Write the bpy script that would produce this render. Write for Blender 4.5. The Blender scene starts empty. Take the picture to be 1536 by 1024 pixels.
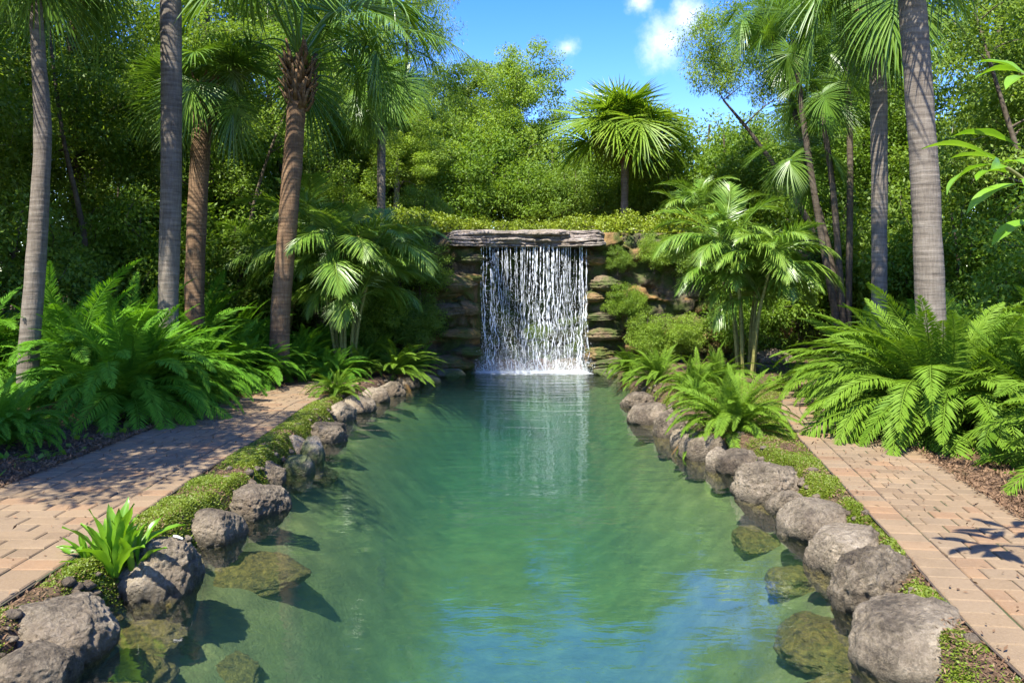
import bpy, bmesh, math, random
import numpy as np
from mathutils import Vector, Matrix, Euler

# ------------------------------------------------------------------ camera, world, sun, exposure
SC = bpy.context.scene
COL = SC.collection
R = math.radians
F, HOR, HC = 1195.0, 430.0, 2.2          # focal length in photo pixels, horizon row, eye height above the water
cam_d = bpy.data.cameras.new("camera")
cam = bpy.data.objects.new("camera", cam_d)
COL.objects.link(cam)
cam.location = (0, 0, HC)
cam.rotation_euler = (R(90), 0, 0)
cam_d.sensor_width = 36
cam_d.lens = 36 * F / 1536
cam_d.shift_y = -(512 - HOR) / 1536
cam_d.clip_start = 0.05
cam_d.clip_end = 3000
SC.camera = cam

SUN_DIR = Vector((-0.30, -0.54, 0.90)).normalized()
SUN_EL = math.asin(SUN_DIR.z)
SUN_AZ = math.atan2(SUN_DIR.x, SUN_DIR.y)

world = bpy.data.worlds.new("World")
SC.world = world
world.use_nodes = True
wn, wl = world.node_tree.nodes, world.node_tree.links
wn.clear()
w_out = wn.new('ShaderNodeOutputWorld')
w_bg = wn.new('ShaderNodeBackground')
w_bg.inputs['Strength'].default_value = 0.15
sky = wn.new('ShaderNodeTexSky')
sky.sky_type = 'NISHITA'
sky.sun_disc = False
sky.sun_elevation = SUN_EL
sky.sun_rotation = SUN_AZ
sky.altitude = 0
sky.air_density = 1.0
sky.dust_density = 0.3
sky.ozone_density = 2.5
w_tc = wn.new('ShaderNodeTexCoord')


def cloud_mask(cdir, sharp, nscale, lo, hi):
    """noise-edged cloud round one direction of the sky"""
    dn = wn.new('ShaderNodeTexNoise')
    dn.inputs['Scale'].default_value = nscale
    dn.inputs['Detail'].default_value = 9
    dn.inputs['Roughness'].default_value = 0.62
    wl.new(w_tc.outputs['Generated'], dn.inputs['Vector'])
    dot = wn.new('ShaderNodeVectorMath')
    dot.operation = 'DISTANCE'
    wl.new(w_tc.outputs['Generated'], dot.inputs[0])
    dot.inputs[1].default_value = Vector(cdir).normalized()
    mr = wn.new('ShaderNodeMapRange')
    mr.inputs['From Min'].default_value = 0
    mr.inputs['From Max'].default_value = sharp
    mr.inputs['To Min'].default_value = 0.55
    mr.inputs['To Max'].default_value = -0.25
    wl.new(dot.outputs['Value'], mr.inputs['Value'])
    ad = wn.new('ShaderNodeMath')
    ad.operation = 'ADD'
    wl.new(dn.outputs['Fac'], ad.inputs[0])
    wl.new(mr.outputs['Result'], ad.inputs[1])
    r2 = wn.new('ShaderNodeMapRange')
    r2.interpolation_type = 'SMOOTHSTEP'
    r2.inputs['From Min'].default_value = lo
    r2.inputs['From Max'].default_value = hi
    wl.new(ad.outputs[0], r2.inputs['Value'])
    return r2.outputs['Result']


hs = wn.new('ShaderNodeHueSaturation')
hs.inputs['Saturation'].default_value = 1.42
hs.inputs['Hue'].default_value = 0.524
hs.inputs['Value'].default_value = 1.0
wl.new(sky.outputs[0], hs.inputs['Color'])
prev = hs.outputs[0]
for cd, sh, ns, lo, hi in (((0.192, 1, 0.312), 0.085, 13, 0.66, 1.30), ((0.225, 1, 0.335), 0.055, 18, 0.66, 1.25),
                           ((0.07, 1, 0.30), 0.05, 20, 0.72, 1.4), ((0.16, 1, 0.36), 0.05, 20, 0.78, 1.4),
                           ((-0.4, 0.6, 0.7), 0.4, 5, 0.62, 1.0), ((0.5, 0.2, 0.8), 0.4, 5, 0.62, 1.0)):
    m = cloud_mask(cd, sh, ns, lo, hi)
    mx = wn.new('ShaderNodeMix')
    mx.data_type = 'RGBA'
    wl.new(m, mx.inputs['Factor'])
    wl.new(prev, mx.inputs['A'])
    mx.inputs['B'].default_value = (4.3, 4.4, 4.6, 1)
    prev = mx.outputs['Result']
wl.new(prev, w_bg.inputs['Color'])
wl.new(w_bg.outputs[0], w_out.inputs['Surface'])

sun_d = bpy.data.lights.new("sun", 'SUN')
sun_d.energy = 5.0
sun_d.angle = R(0.5)
sun_d.color = (1.0, 0.955, 0.87)
sun = bpy.data.objects.new("sun", sun_d)
COL.objects.link(sun)
sun.location = SUN_DIR * 60
sun.rotation_euler = (-SUN_DIR).to_track_quat('-Z', 'Y').to_euler()

SC.view_settings.view_transform = 'Standard'
SC.view_settings.look = 'None'
SC.view_settings.exposure = 1.58
SC.view_settings.gamma = 1
SC.cycles.use_denoising = True
SC.cycles.max_bounces = 8
SC.cycles.diffuse_bounces = 3
SC.cycles.glossy_bounces = 3
SC.cycles.transmission_bounces = 4
SC.cycles.transparent_max_bounces = 16
SC.cycles.volume_bounces = 1
SC.cycles.sample_clamp_indirect = 6
SC.cycles.caustics_reflective = False
SC.cycles.caustics_refractive = False

rng = np.random.default_rng(7)
random.seed(7)

# ------------------------------------------------------------------ helpers


def at(u, v, d):
    """world point seen at photo pixel (u, v) at distance d"""
    return Vector(((u - 768) / F * d, d, HC - (v - HOR) / F * d))


def hash3(i, j, k, seed):
    h = (i * 374761393 + j * 668265263 + k * 2147483647 + seed * 1274126177) & 0xffffffff
    h = ((h ^ (h >> 13)) * 1274126177) & 0xffffffff
    h = (h ^ (h >> 16)) & 0xffffffff
    return h.astype(np.float64) / 4294967295.0


def vnoise(p, seed=0):
    p = np.asarray(p, float)
    i = np.floor(p).astype(np.int64)
    f = p - i
    f = f * f * (3 - 2 * f)
    out = 0
    for dx in (0, 1):
        for dy in (0, 1):
            for dz in (0, 1):
                w = (f[:, 0] if dx else 1 - f[:, 0]) * (f[:, 1] if dy else 1 - f[:, 1]) * (f[:, 2] if dz else 1 - f[:, 2])
                out = out + w * hash3(i[:, 0] + dx, i[:, 1] + dy, i[:, 2] + dz, seed)
    return out * 2 - 1


def fbm(p, seed=0, octv=4, gain=0.5):
    p = np.asarray(p, float)
    a, s, o = 1.0, 1.0, 0
    for k in range(octv):
        o = o + a * vnoise(p * s, seed + k * 17)
        a *= gain
        s *= 2.03
    return o


def sstep(a, b, x):
    t = np.clip((x - a) / (b - a), 0, 1)
    return t * t * (3 - 2 * t)


class MB:
    """collects geometry for ONE mesh"""

    def __init__(self):
        self.v, self.f, self.t, self.n = [], [], [], 0

    def add(self, v, f, tint=0.5):
        v = np.asarray(v, float).reshape(-1, 3)
        f = np.asarray(f, int)
        self.v.append(v)
        self.t.append(np.broadcast_to(np.asarray(tint, float), (len(v),)))
        self.f.append(f + self.n)
        self.n += len(v)

    def mesh(self, name, mat, smooth=True):
        v = np.concatenate(self.v)
        t = np.concatenate(self.t)
        loops = np.concatenate([f.ravel() for f in self.f])
        tot = np.concatenate([np.full(len(f), f.shape[1]) for f in self.f])
        st = np.concatenate([[0], np.cumsum(tot)[:-1]])
        me = bpy.data.meshes.new(name)
        me.vertices.add(len(v))
        me.vertices.foreach_set('co', v.astype(np.float32).ravel())
        me.loops.add(len(loops))
        me.loops.foreach_set('vertex_index', loops.astype(np.int32))
        me.polygons.add(len(tot))
        me.polygons.foreach_set('loop_start', st.astype(np.int32))
        me.polygons.foreach_set('loop_total', tot.astype(np.int32))
        me.polygons.foreach_set('use_smooth', np.full(len(tot), smooth))
        a = me.attributes.new('tint', 'FLOAT', 'POINT')
        a.data.foreach_set('value', t.astype(np.float32))
        me.materials.append(mat)
        me.update(calc_edges=True)
        return me

    def build(self, name, mat, parent=None, smooth=True):
        return link(name, self.mesh(name, mat, smooth), parent)


def link(name, me, parent=None, loc=None, rot=None, scale=None):
    o = bpy.data.objects.new(name, me)
    COL.objects.link(o)
    if parent:
        o.parent = parent
    if loc is not None:
        o.location = loc
    if rot is not None:
        o.rotation_euler = rot
    if scale is not None:
        o.scale = (scale,) * 3 if isinstance(scale, (int, float)) else scale
    return o


def tag(o, label=None, cat=None, group=None, kind=None):
    if label:
        o['label'] = label
    if cat:
        o['category'] = cat
    if group:
        o['group'] = group
    if kind:
        o['kind'] = kind
    return o


def thing(name, loc, label, cat, group=None, rz=0):
    o = bpy.data.objects.new(name, None)
    o.empty_display_size = 0.2
    COL.objects.link(o)
    o.location = loc
    o.rotation_euler = (0, 0, rz)
    return tag(o, label, cat, group)


def tube(mb, pts, rad, sides=8, tint=0.5, cap=True, warp=None):
    pts = np.asarray(pts, float)
    n = len(pts)
    rad = np.broadcast_to(np.asarray(rad, float), (n,))
    tg = np.gradient(pts, axis=0)
    tg /= np.linalg.norm(tg, axis=1)[:, None] + 1e-9
    ref = np.array([0.0, 1.0, 0.0]) if abs(tg[0][1]) < 0.8 else np.array([1.0, 0, 0])
    ang = np.arange(sides) / sides * 2 * math.pi
    a = np.cross(np.broadcast_to(ref, tg.shape), tg)
    a /= np.linalg.norm(a, axis=1)[:, None] + 1e-9
    b = np.cross(tg, a)
    rr = rad[:, None] * np.ones((1, sides))
    if warp is not None:
        rr = rr * warp(n, sides)
    v = pts[:, None, :] + rr[:, :, None] * (np.cos(ang)[None, :, None] * a[:, None, :] + np.sin(ang)[None, :, None] * b[:, None, :])
    i = np.arange(n - 1)[:, None] * sides
    j = np.arange(sides)[None, :]
    j2 = (j + 1) % sides
    f = np.stack([i + j, i + j2, i + sides + j2, i + sides + j], -1).reshape(-1, 4)
    tt = np.repeat(np.broadcast_to(np.asarray(tint, float), (n,)), sides)
    mb.add(v.reshape(-1, 3), f, tt)


def smooth_path(ctrl, n):
    c = np.asarray(ctrl, float)
    t = np.linspace(0, len(c) - 1, n)
    out = []
    P = np.vstack([2 * c[0] - c[1], c, 2 * c[-1] - c[-2]])
    for x in t:
        i = min(int(x), len(c) - 2)
        f = x - i
        p0, p1, p2, p3 = P[i], P[i + 1], P[i + 2], P[i + 3]
        out.append(0.5 * (2 * p1 + (p2 - p0) * f + (2 * p0 - 5 * p1 + 4 * p2 - p3) * f * f + (3 * p1 - p0 - 3 * p2 + p3) * f ** 3))
    return np.array(out)


# ------------------------------------------------------------------ materials


class NT:
    def __init__(self, name):
        self.m = bpy.data.materials.new(name)
        self.m.use_nodes = True
        self.n, self.l = self.m.node_tree.nodes, self.m.node_tree.links
        self.n.clear()
        self.out = self.n.new('ShaderNodeOutputMaterial')

    def new(self, t, **kw):
        x = self.n.new(t)
        for k, v in kw.items():
            if hasattr(x, k) and not k[0].isupper():
                setattr(x, k, v)
            else:
                x.inputs[k.replace('_', ' ')].default_value = v
        return x

    def link(self, a, b):
        self.l.new(a, b)

    def ramp(self, src, stops, interp='LINEAR'):
        r = self.n.new('ShaderNodeValToRGB')
        r.color_ramp.interpolation = interp
        e = r.color_ramp.elements
        while len(e) < len(stops):
            e.new(0.5)
        for q, (p, c) in zip(e, stops):
            q.position = p
            q.color = (*c, 1) if len(c) == 3 else c
        self.l.new(src, r.inputs[0])
        return r.outputs[0]

    def noise(self, scale, detail=6, rough=0.55, vec=None, dist=0.0):
        x = self.n.new('ShaderNodeTexNoise')
        x.inputs['Scale'].default_value = scale
        x.inputs['Detail'].default_value = detail
        x.inputs['Roughness'].default_value = rough
        x.inputs['Distortion'].default_value = dist
        if vec is not None:
            self.l.new(vec, x.inputs['Vector'])
        return x.outputs['Fac']

    def math(self, op, a, b=None, clamp=False):
        x = self.n.new('ShaderNodeMath')
        x.operation = op
        x.use_clamp = clamp
        for k, q in enumerate((a, b)):
            if q is None:
                continue
            if isinstance(q, (int, float)):
                x.inputs[k].default_value = q
            else:
                self.l.new(q, x.inputs[k])
        return x.outputs[0]

    def mix(self, fac, a, b, blend='MIX'):
        x = self.n.new('ShaderNodeMix')
        x.data_type = 'RGBA'
        x.blend_type = blend
        for k, q in (('Factor', fac), ('A', a), ('B', b)):
            if isinstance(q, (int, float)):
                x.inputs[k].default_value = q
            elif isinstance(q, tuple):
                x.inputs[k].default_value = (*q, 1) if len(q) == 3 else q
            else:
                self.l.new(q, x.inputs[k])
        return x.outputs['Result']

    def map(self, src, a, b, c=0.0, d=1.0):
        x = self.n.new('ShaderNodeMapRange')
        for k, v in zip(('From Min', 'From Max', 'To Min', 'To Max'), (a, b, c, d)):
            x.inputs[k].default_value = v
        self.l.new(src, x.inputs['Value'])
        return x.outputs['Result']

    def bump(self, h, strength, dist, normal=None):
        x = self.n.new('ShaderNodeBump')
        x.inputs['Strength'].default_value = strength
        x.inputs['Distance'].default_value = dist
        self.l.new(h, x.inputs['Height'])
        if normal is not None:
            self.l.new(normal, x.inputs['Normal'])
        return x.outputs[0]

    def attr(self, name='tint'):
        x = self.n.new('ShaderNodeAttribute')
        x.attribute_name = name
        return x.outputs['Fac']

    def pos(self):
        return self.n.new('ShaderNodeNewGeometry').outputs['Position']

    def obj(self):
        return self.n.new('ShaderNodeTexCoord').outputs['Object']

    def xyz(self, vec):
        x = self.n.new('ShaderNodeSeparateXYZ')
        self.l.new(vec, x.inputs[0])
        return x.outputs

    def orand(self):
        return self.n.new('ShaderNodeObjectInfo').outputs['Random']

    def principled(self, color, rough=0.6, normal=None, spec=0.5):
        p = self.n.new('ShaderNodeBsdfPrincipled')
        for k, q in (('Base Color', color), ('Roughness', rough)):
            if isinstance(q, tuple):
                p.inputs[k].default_value = (*q, 1)
            elif isinstance(q, (int, float)):
                p.inputs[k].default_value = q
            else:
                self.l.new(q, p.inputs[k])
        p.inputs['Specular IOR Level'].default_value = spec
        if normal is not None:
            self.l.new(normal, p.inputs['Normal'])
        return p

    def done(self, shader):
        self.l.new(shader, self.out.inputs['Surface'])
        return self.m


def leaf_mat(name, c0, c1, c2, rough=0.42, transl=0.32, spec=0.4, tcol=(1.25, 1.2, 0.5)):
    t = NT(name)
    a = t.attr()
    o = t.orand()
    s = t.math('ADD', t.math('MULTIPLY', a, 0.75), t.math('MULTIPLY', o, 0.3))
    c = t.ramp(s, [(0.1, c0), (0.5, c1), (0.95, c2)])
    big = t.noise(1.3, 3, 0.5, t.pos())
    c = t.mix(t.map(big, 0.35, 0.65), c, t.mix(0.35, c, c2))
    p = t.principled(c, rough, None, spec)
    tr = t.new('ShaderNodeBsdfTranslucent')
    t.link(t.mix(1.0, c, tcol, 'MULTIPLY'), tr.inputs['Color'])
    mx = t.new('ShaderNodeMixShader')
    mx.inputs[0].default_value = transl
    t.link(p.outputs[0], mx.inputs[1])
    t.link(tr.outputs[0], mx.inputs[2])
    return t.done(mx.outputs[0])


M = {}
M['fern'] = leaf_mat('fern_leaf', (0.040, 0.095, 0.006), (0.080, 0.160, 0.010), (0.135, 0.220, 0.018), rough=0.6, spec=0.15, transl=0.38)
M['fern_light'] = leaf_mat('fern_leaf_light', (0.060, 0.145, 0.008), (0.109, 0.204, 0.014), (0.165, 0.267, 0.025), rough=0.6, spec=0.15, transl=0.38)
M['fern_bank'] = leaf_mat('fern_leaf_deep_green', (0.045, 0.138, 0.010), (0.083, 0.222, 0.014), (0.138, 0.294, 0.022), rough=0.6, spec=0.15, transl=0.38)
M['palm'] = leaf_mat('palm_leaf', (0.052, 0.124, 0.013), (0.101, 0.202, 0.020), (0.172, 0.280, 0.038), rough=0.36, spec=0.55)
M['fern_dead'] = leaf_mat('dead_frond', (0.07, 0.04, 0.015), (0.15, 0.085, 0.03), (0.24, 0.15, 0.055), rough=0.8, spec=0.1)
M['palm_light'] = leaf_mat('palm_leaf_light', (0.094, 0.180, 0.012), (0.160, 0.270, 0.019), (0.242, 0.342, 0.039), rough=0.4, spec=0.45, transl=0.4)
M['areca'] = leaf_mat('cane_palm_leaf', (0.057, 0.147, 0.013), (0.115, 0.229, 0.024), (0.218, 0.317, 0.047), rough=0.36, spec=0.5)
M['tree'] = leaf_mat('tree_leaf', (0.079, 0.152, 0.018), (0.141, 0.231, 0.030), (0.218, 0.310, 0.051), rough=0.5, transl=0.48, spec=0.3)
M['tree_light'] = leaf_mat('tree_leaf_light', (0.102, 0.186, 0.019), (0.175, 0.277, 0.030), (0.266, 0.373, 0.051), rough=0.5, transl=0.48, spec=0.3)
M['tree_dark'] = leaf_mat('tree_leaf_dark', (0.071, 0.145, 0.015), (0.127, 0.221, 0.021), (0.193, 0.297, 0.035), rough=0.5, transl=0.48, spec=0.3)
M['hedge'] = leaf_mat('hedge_leaf', (0.099, 0.154, 0.008), (0.171, 0.238, 0.013), (0.252, 0.299, 0.023), rough=0.45)
M['moss'] = leaf_mat('ground_cover_leaf', (0.068, 0.105, 0.008), (0.125, 0.178, 0.012), (0.205, 0.248, 0.022), rough=0.5)
M['broad'] = leaf_mat('broad_leaf', (0.080, 0.190, 0.010), (0.130, 0.275, 0.014), (0.190, 0.340, 0.025), rough=0.35, spec=0.5, transl=0.4)
M['litter'] = leaf_mat('leaf_litter', (0.055, 0.030, 0.016), (0.120, 0.070, 0.038), (0.230, 0.150, 0.085), rough=0.8, transl=0.05, spec=0.1)

# bark of the palms: ringed, grey to brown


def bark_mat(name, c0, c1, c2, ring=11.0, rb=0.5):
    t = NT(name)
    ob = t.obj()
    x = t.xyz(ob)
    mp = t.new('ShaderNodeMapping')
    mp.inputs['Scale'].default_value = (3, 3, 26)
    t.link(ob, mp.inputs['Vector'])
    n1 = t.noise(1.0, 5, 0.6, mp.outputs[0])
    mp2 = t.new('ShaderNodeMapping')
    mp2.inputs['Scale'].default_value = (38, 38, 5)
    t.link(ob, mp2.inputs['Vector'])
    n2 = t.noise(1.0, 5, 0.65, mp2.outputs[0])
    n3 = t.noise(1.4, 4, 0.6, ob)
    ringv = t.math('SINE', t.math('ADD', t.math('MULTIPLY', x[2], ring * 2 * math.pi / 1.0), t.math('MULTIPLY', n3, 9.0)))
    s = t.math('ADD', t.math('MULTIPLY', n1, 0.45), t.math('ADD', t.math('MULTIPLY', n2, 0.35), t.math('MULTIPLY', n3, 0.3)))
    s = t.math('ADD', s, t.math('MULTIPLY', ringv, 0.012))
    c = t.ramp(s, [(0.36, c0), (0.55, c1), (0.74, c2)])
    h = t.math('ADD', t.math('MULTIPLY', n1, 0.6), t.math('ADD', t.math('MULTIPLY', n2, 0.6), t.math('MULTIPLY', ringv, 0.07)))
    return t.done(t.principled(c, 0.88, t.bump(h, rb, 0.035), 0.2).outputs[0])


M['bark_grey'] = bark_mat('palm_bark_grey', (0.055, 0.043, 0.031), (0.135, 0.112, 0.085), (0.225, 0.195, 0.152))
M['bark_brown'] = bark_mat('palm_bark_brown', (0.060, 0.036, 0.020), (0.150, 0.092, 0.050), (0.260, 0.175, 0.100), ring=14)
M['bark_tree'] = bark_mat('tree_bark', (0.035, 0.026, 0.017), (0.085, 0.066, 0.045), (0.160, 0.135, 0.100), ring=2)
M['bark_pale'] = bark_mat('pale_bark', (0.120, 0.105, 0.080), (0.260, 0.235, 0.190), (0.400, 0.370, 0.310), ring=3)
M['cane'] = bark_mat('cane_stem', (0.110, 0.105, 0.025), (0.210, 0.200, 0.055), (0.310, 0.290, 0.100), ring=6, rb=0.2)
M['boot'] = bark_mat('palm_boot', (0.045, 0.026, 0.013), (0.140, 0.085, 0.042), (0.290, 0.195, 0.105), ring=3)
M['petiole'] = leaf_mat('petiole', (0.08, 0.10, 0.02), (0.14, 0.15, 0.035), (0.22, 0.21, 0.06), transl=0.0)


def rock_mat(name, c0, c1, c2, c3, moss=0.0, warm=0.0, rust=1.0):
    t = NT(name)
    p = t.pos()
    z = t.xyz(p)[2]
    ob = t.obj()
    n1 = t.noise(2.6, 8, 0.62, p)
    n2 = t.noise(20, 9, 0.74, p, 0.5)
    n3 = t.noise(75, 5, 0.75, p)
    vo = t.new('ShaderNodeTexVoronoi')
    vo.inputs['Scale'].default_value = 30
    t.link(p, vo.inputs['Vector'])
    pit = t.map(vo.outputs['Distance'], 0.05, 0.45)
    s = t.math('ADD', t.math('MULTIPLY', n1, 0.5), t.math('ADD', t.math('MULTIPLY', n2, 0.42), t.math('MULTIPLY', n3, 0.22)))
    s = t.math('ADD', s, t.math('MULTIPLY', t.math('SUBTRACT', t.orand(), 0.5), 0.08))
    c = t.ramp(s, [(0.43, c0), (0.53, c1), (0.63, c2), (0.74, c3)])
    # rusty / pinkish patches
    w = t.map(t.noise(1.9, 4, 0.6, ob), 0.46, 0.66)
    c = t.mix(t.math('MULTIPLY', w, 0.40 * rust), c, (0.20, 0.145, 0.09))
    if warm > 0:
        c = t.mix(t.map(t.attr(), 0.45, 0.9, 0, warm), c, (0.34, 0.19, 0.05))
    # damp algae band just above and under the waterline
    zz = t.math('ADD', z, t.math('MULTIPLY', t.math('SUBTRACT', n1, 0.5), -0.22))
    alg = t.map(zz, 0.045, 0.0)
    wetb = t.map(zz, 0.09, 0.02)
    olive = t.ramp(n2, [(0.36, (0.034, 0.030, 0.010)), (0.5, (0.115, 0.088, 0.020)), (0.68, (0.23, 0.17, 0.036))])
    c = t.mix(t.math('MULTIPLY', wetb, 0.72), c, (0.030, 0.026, 0.014))
    c = t.mix(t.math('MULTIPLY', t.map(z, 0.0, -0.04), 0.95), c, olive)
    if moss > 0:
        mm = t.map(t.math('ADD', t.noise(2.1, 6, 0.65, p), t.math('MULTIPLY', n2, 0.25)), 0.56, 0.70, 0, moss)
        c = t.mix(mm, c, t.ramp(n3, [(0.3, (0.030, 0.055, 0.008)), (0.7, (0.085, 0.125, 0.018))]))
    rough = t.map(alg, 0, 1, 0.88, 0.55)
    h = t.math('ADD', t.math('MULTIPLY', n2, 0.8), t.math('ADD', t.math('MULTIPLY', n3, 0.35), t.math('MULTIPLY', pit, 0.22)))
    nb = t.bump(h, 1.0, 0.06)
    return t.done(t.principled(c, rough, nb, 0.3).outputs[0])


M['rock'] = rock_mat('limestone', (0.028, 0.021, 0.013), (0.114, 0.090, 0.058), (0.255, 0.207, 0.138), (0.460, 0.388, 0.275))
M['rock_moss'] = rock_mat('mossy_limestone', (0.050, 0.042, 0.030), (0.140, 0.116, 0.082), (0.250, 0.213, 0.156), (0.400, 0.355, 0.275), moss=0.75)
M['rock_wall'] = rock_mat('wall_rock', (0.026, 0.020, 0.012), (0.080, 0.062, 0.038), (0.155, 0.122, 0.078), (0.27, 0.22, 0.15), moss=0.85, warm=0.55)
M['rock_wet_shade'] = rock_mat('wet_shaded_wall_rock', (0.007, 0.008, 0.004), (0.018, 0.020, 0.009), (0.036, 0.038, 0.016), (0.075, 0.072, 0.034), moss=0.8, rust=0.0)  # wet mossy stone, its colour darkened further to paint in the alcove's shade
M['rock_ledge'] = rock_mat('ledge_rock', (0.070, 0.055, 0.045), (0.235, 0.195, 0.160), (0.380, 0.325, 0.275), (0.540, 0.480, 0.410), moss=0.12)

# pavers
t = NT('paver')
a = t.attr()
p = t.pos()
base = t.ramp(a, [(0.0, (0.150, 0.100, 0.060)), (0.25, (0.245, 0.172, 0.106)), (0.5, (0.215, 0.162, 0.112)), (0.72, (0.300, 0.208, 0.126)), (0.86, (0.290, 0.155, 0.078)), (1.0, (0.22, 0.118, 0.066))])
n1 = t.noise(3.0, 6, 0.6, p)
n2 = t.noise(55, 5, 0.7, p)
base = t.mix(0.3, base, (0.24, 0.168, 0.105))
c = t.mix(t.map(n1, 0.3, 0.7, 0, 0.5), base, (0.165, 0.115, 0.075))
c = t.mix(t.map(n2, 0.35, 0.75, 0, 0.4), c, (0.36, 0.27, 0.185))
c = t.mix(1.0, c, (0.755, 0.745, 0.66), 'MULTIPLY')
c = t.mix(t.map(t.noise(9, 6, 0.7, p), 0.60, 0.72, 0, 0.55), c, (0.12, 0.085, 0.055))
jm = t.map(t.noise(1.1, 5, 0.6, p), 0.52, 0.68, 0, 0.45)
c = t.mix(jm, c, t.mix(1.0, c, (0.62, 0.62, 0.58), 'MULTIPLY'))
M['paver'] = t.done(t.principled(c, 0.85, t.bump(t.math('ADD', n2, t.noise(140, 3, 0.6, p)), 0.5, 0.008), 0.25).outputs[0])

# ground: brown mulch, olive silt under water
t = NT('soil')
p = t.pos()
z = t.xyz(p)[2]
n1 = t.noise(22, 7, 0.7, p, 0.5)
n2 = t.noise(0.9, 5, 0.6, p)
mul = t.ramp(n1, [(0.32, (0.028, 0.017, 0.010)), (0.5, (0.085, 0.052, 0.030)), (0.62, (0.160, 0.102, 0.060)), (0.75, (0.26, 0.175, 0.105))])
mul = t.mix(t.map(n2, 0.5, 0.66, 0, 0.55), mul, (0.045, 0.062, 0.014))
mpb = t.new('ShaderNodeMapping')
mpb.inputs['Scale'].default_value = (1, 1, 1.2)
t.link(p, mpb.inputs['Vector'])
bn = t.noise(3.4, 9, 0.66, mpb.outputs[0], 0.0)
bed = t.ramp(bn, [(0.30, (0.066, 0.072, 0.030)), (0.47, (0.090, 0.096, 0.036)), (0.60, (0.115, 0.118, 0.044)), (0.76, (0.160, 0.150, 0.055))])
c = t.mix(t.map(z, 0.03, -0.06), mul, bed)
M['soil'] = t.done(t.principled(c, 0.9, t.bump(n1, 0.8, 0.03), 0.15).outputs[0])

t = NT('joint_sand')
n1 = t.noise(40, 5, 0.6, t.pos())
sc_ = t.mix(t.map(t.noise(1.7, 5, 0.6, t.pos()), 0.5, 0.62), t.ramp(n1, [(0.3, (0.03, 0.02, 0.012)), (0.7, (0.08, 0.055, 0.035))]), (0.03, 0.045, 0.01))
M['sand'] = t.done(t.principled(sc_, 0.95).outputs[0])

# water of the pond: clear rippled surface, turbid green body
t = NT('pond_water')
p = t.pos()
x = t.xyz(p)
mp = t.new('ShaderNodeMapping')
mp.inputs['Scale'].default_value = (0.5, 1.25, 1)
t.link(p, mp.inputs['Vector'])
w1 = t.noise(1.5, 2, 0.5, mp.outputs[0], 0.3)
w2 = t.noise(4.6, 3, 0.55, mp.outputs[0], 0.5)
w3 = t.noise(13, 2, 0.5, mp.outputs[0], 0.2)
dv = t.new('ShaderNodeVectorMath', operation='DISTANCE')
t.link(p, dv.inputs[0])
dv.inputs[1].default_value = (0.55, 20.4, 0)
dist = dv.outputs['Value']
near = t.map(dist, 0.3, 14, 1.0, 0.0)
ring = t.math('MULTIPLY', t.math('SINE', t.math('ADD', t.math('MULTIPLY', dist, 11), t.math('MULTIPLY', w1, 14))), t.math('MULTIPLY', near, 0.34))
calm = t.map(t.noise(0.35, 2, 0.5, p), 0.4, 0.62, 0.35, 1.0)
h = t.math('ADD', t.math('MULTIPLY', w1, 1.2), t.math('MULTIPLY', t.math('ADD', t.math('MULTIPLY', w2, 0.9), t.math('MULTIPLY', w3, 0.22)), calm))
h = t.math('MULTIPLY', h, t.map(dist, 5, 14.5, 1.45, 0.50))
h = t.math('ADD', h, ring)
nb = t.bump(h, 1.0, 0.0105)
fr = t.new('ShaderNodeFresnel')
fr.inputs['IOR'].default_value = 2.1
t.link(nb, fr.inputs['Normal'])
gl = t.new('ShaderNodeBsdfGlossy')
gl.inputs['Roughness'].default_value = 0.02
t.link(nb, gl.inputs['Normal'])
trn = t.new('ShaderNodeBsdfTransparent')
mx = t.new('ShaderNodeMixShader')
front = t.math('SUBTRACT', 1.0, t.new('ShaderNodeNewGeometry').outputs['Backfacing'])
t.link(t.math('MULTIPLY', fr.outputs[0], front), mx.inputs[0])
t.link(trn.outputs[0], mx.inputs[1])
t.link(gl.outputs[0], mx.inputs[2])
vs = t.new('ShaderNodeVolumeScatter')
vs.inputs['Color'].default_value = (0.26, 0.55, 0.52, 1)
vs.inputs['Density'].default_value = 0.038
va = t.new('ShaderNodeVolumeAbsorption')
va.inputs['Color'].default_value = (0.42, 0.81, 0.73, 1)
va.inputs['Density'].default_value = 0.48
ads = t.new('ShaderNodeAddShader')
t.link(vs.outputs[0], ads.inputs[0])
t.link(va.outputs[0], ads.inputs[1])
t.link(ads.outputs[0], t.out.inputs['Volume'])
M['water'] = t.done(mx.outputs[0])

# aerated falling water
t = NT('falling_water')
pr = t.principled((0.86, 0.90, 0.92), 0.12, None, 0.6)
trn = t.new('ShaderNodeBsdfTransparent')
mx = t.new('ShaderNodeMixShader')
mx.inputs[0].default_value = 0.46
t.link(trn.outputs[0], mx.inputs[1])
t.link(pr.outputs[0], mx.inputs[2])
M['fall'] = t.done(mx.outputs[0])

t = NT('mist')
vs = t.new('ShaderNodeVolumeScatter')
vs.inputs['Color'].default_value = (0.95, 0.97, 1, 1)
vs.inputs['Density'].default_value = 0.13
t.link(vs.outputs[0], t.out.inputs['Volume'])
M['mist'] = t.m

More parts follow.
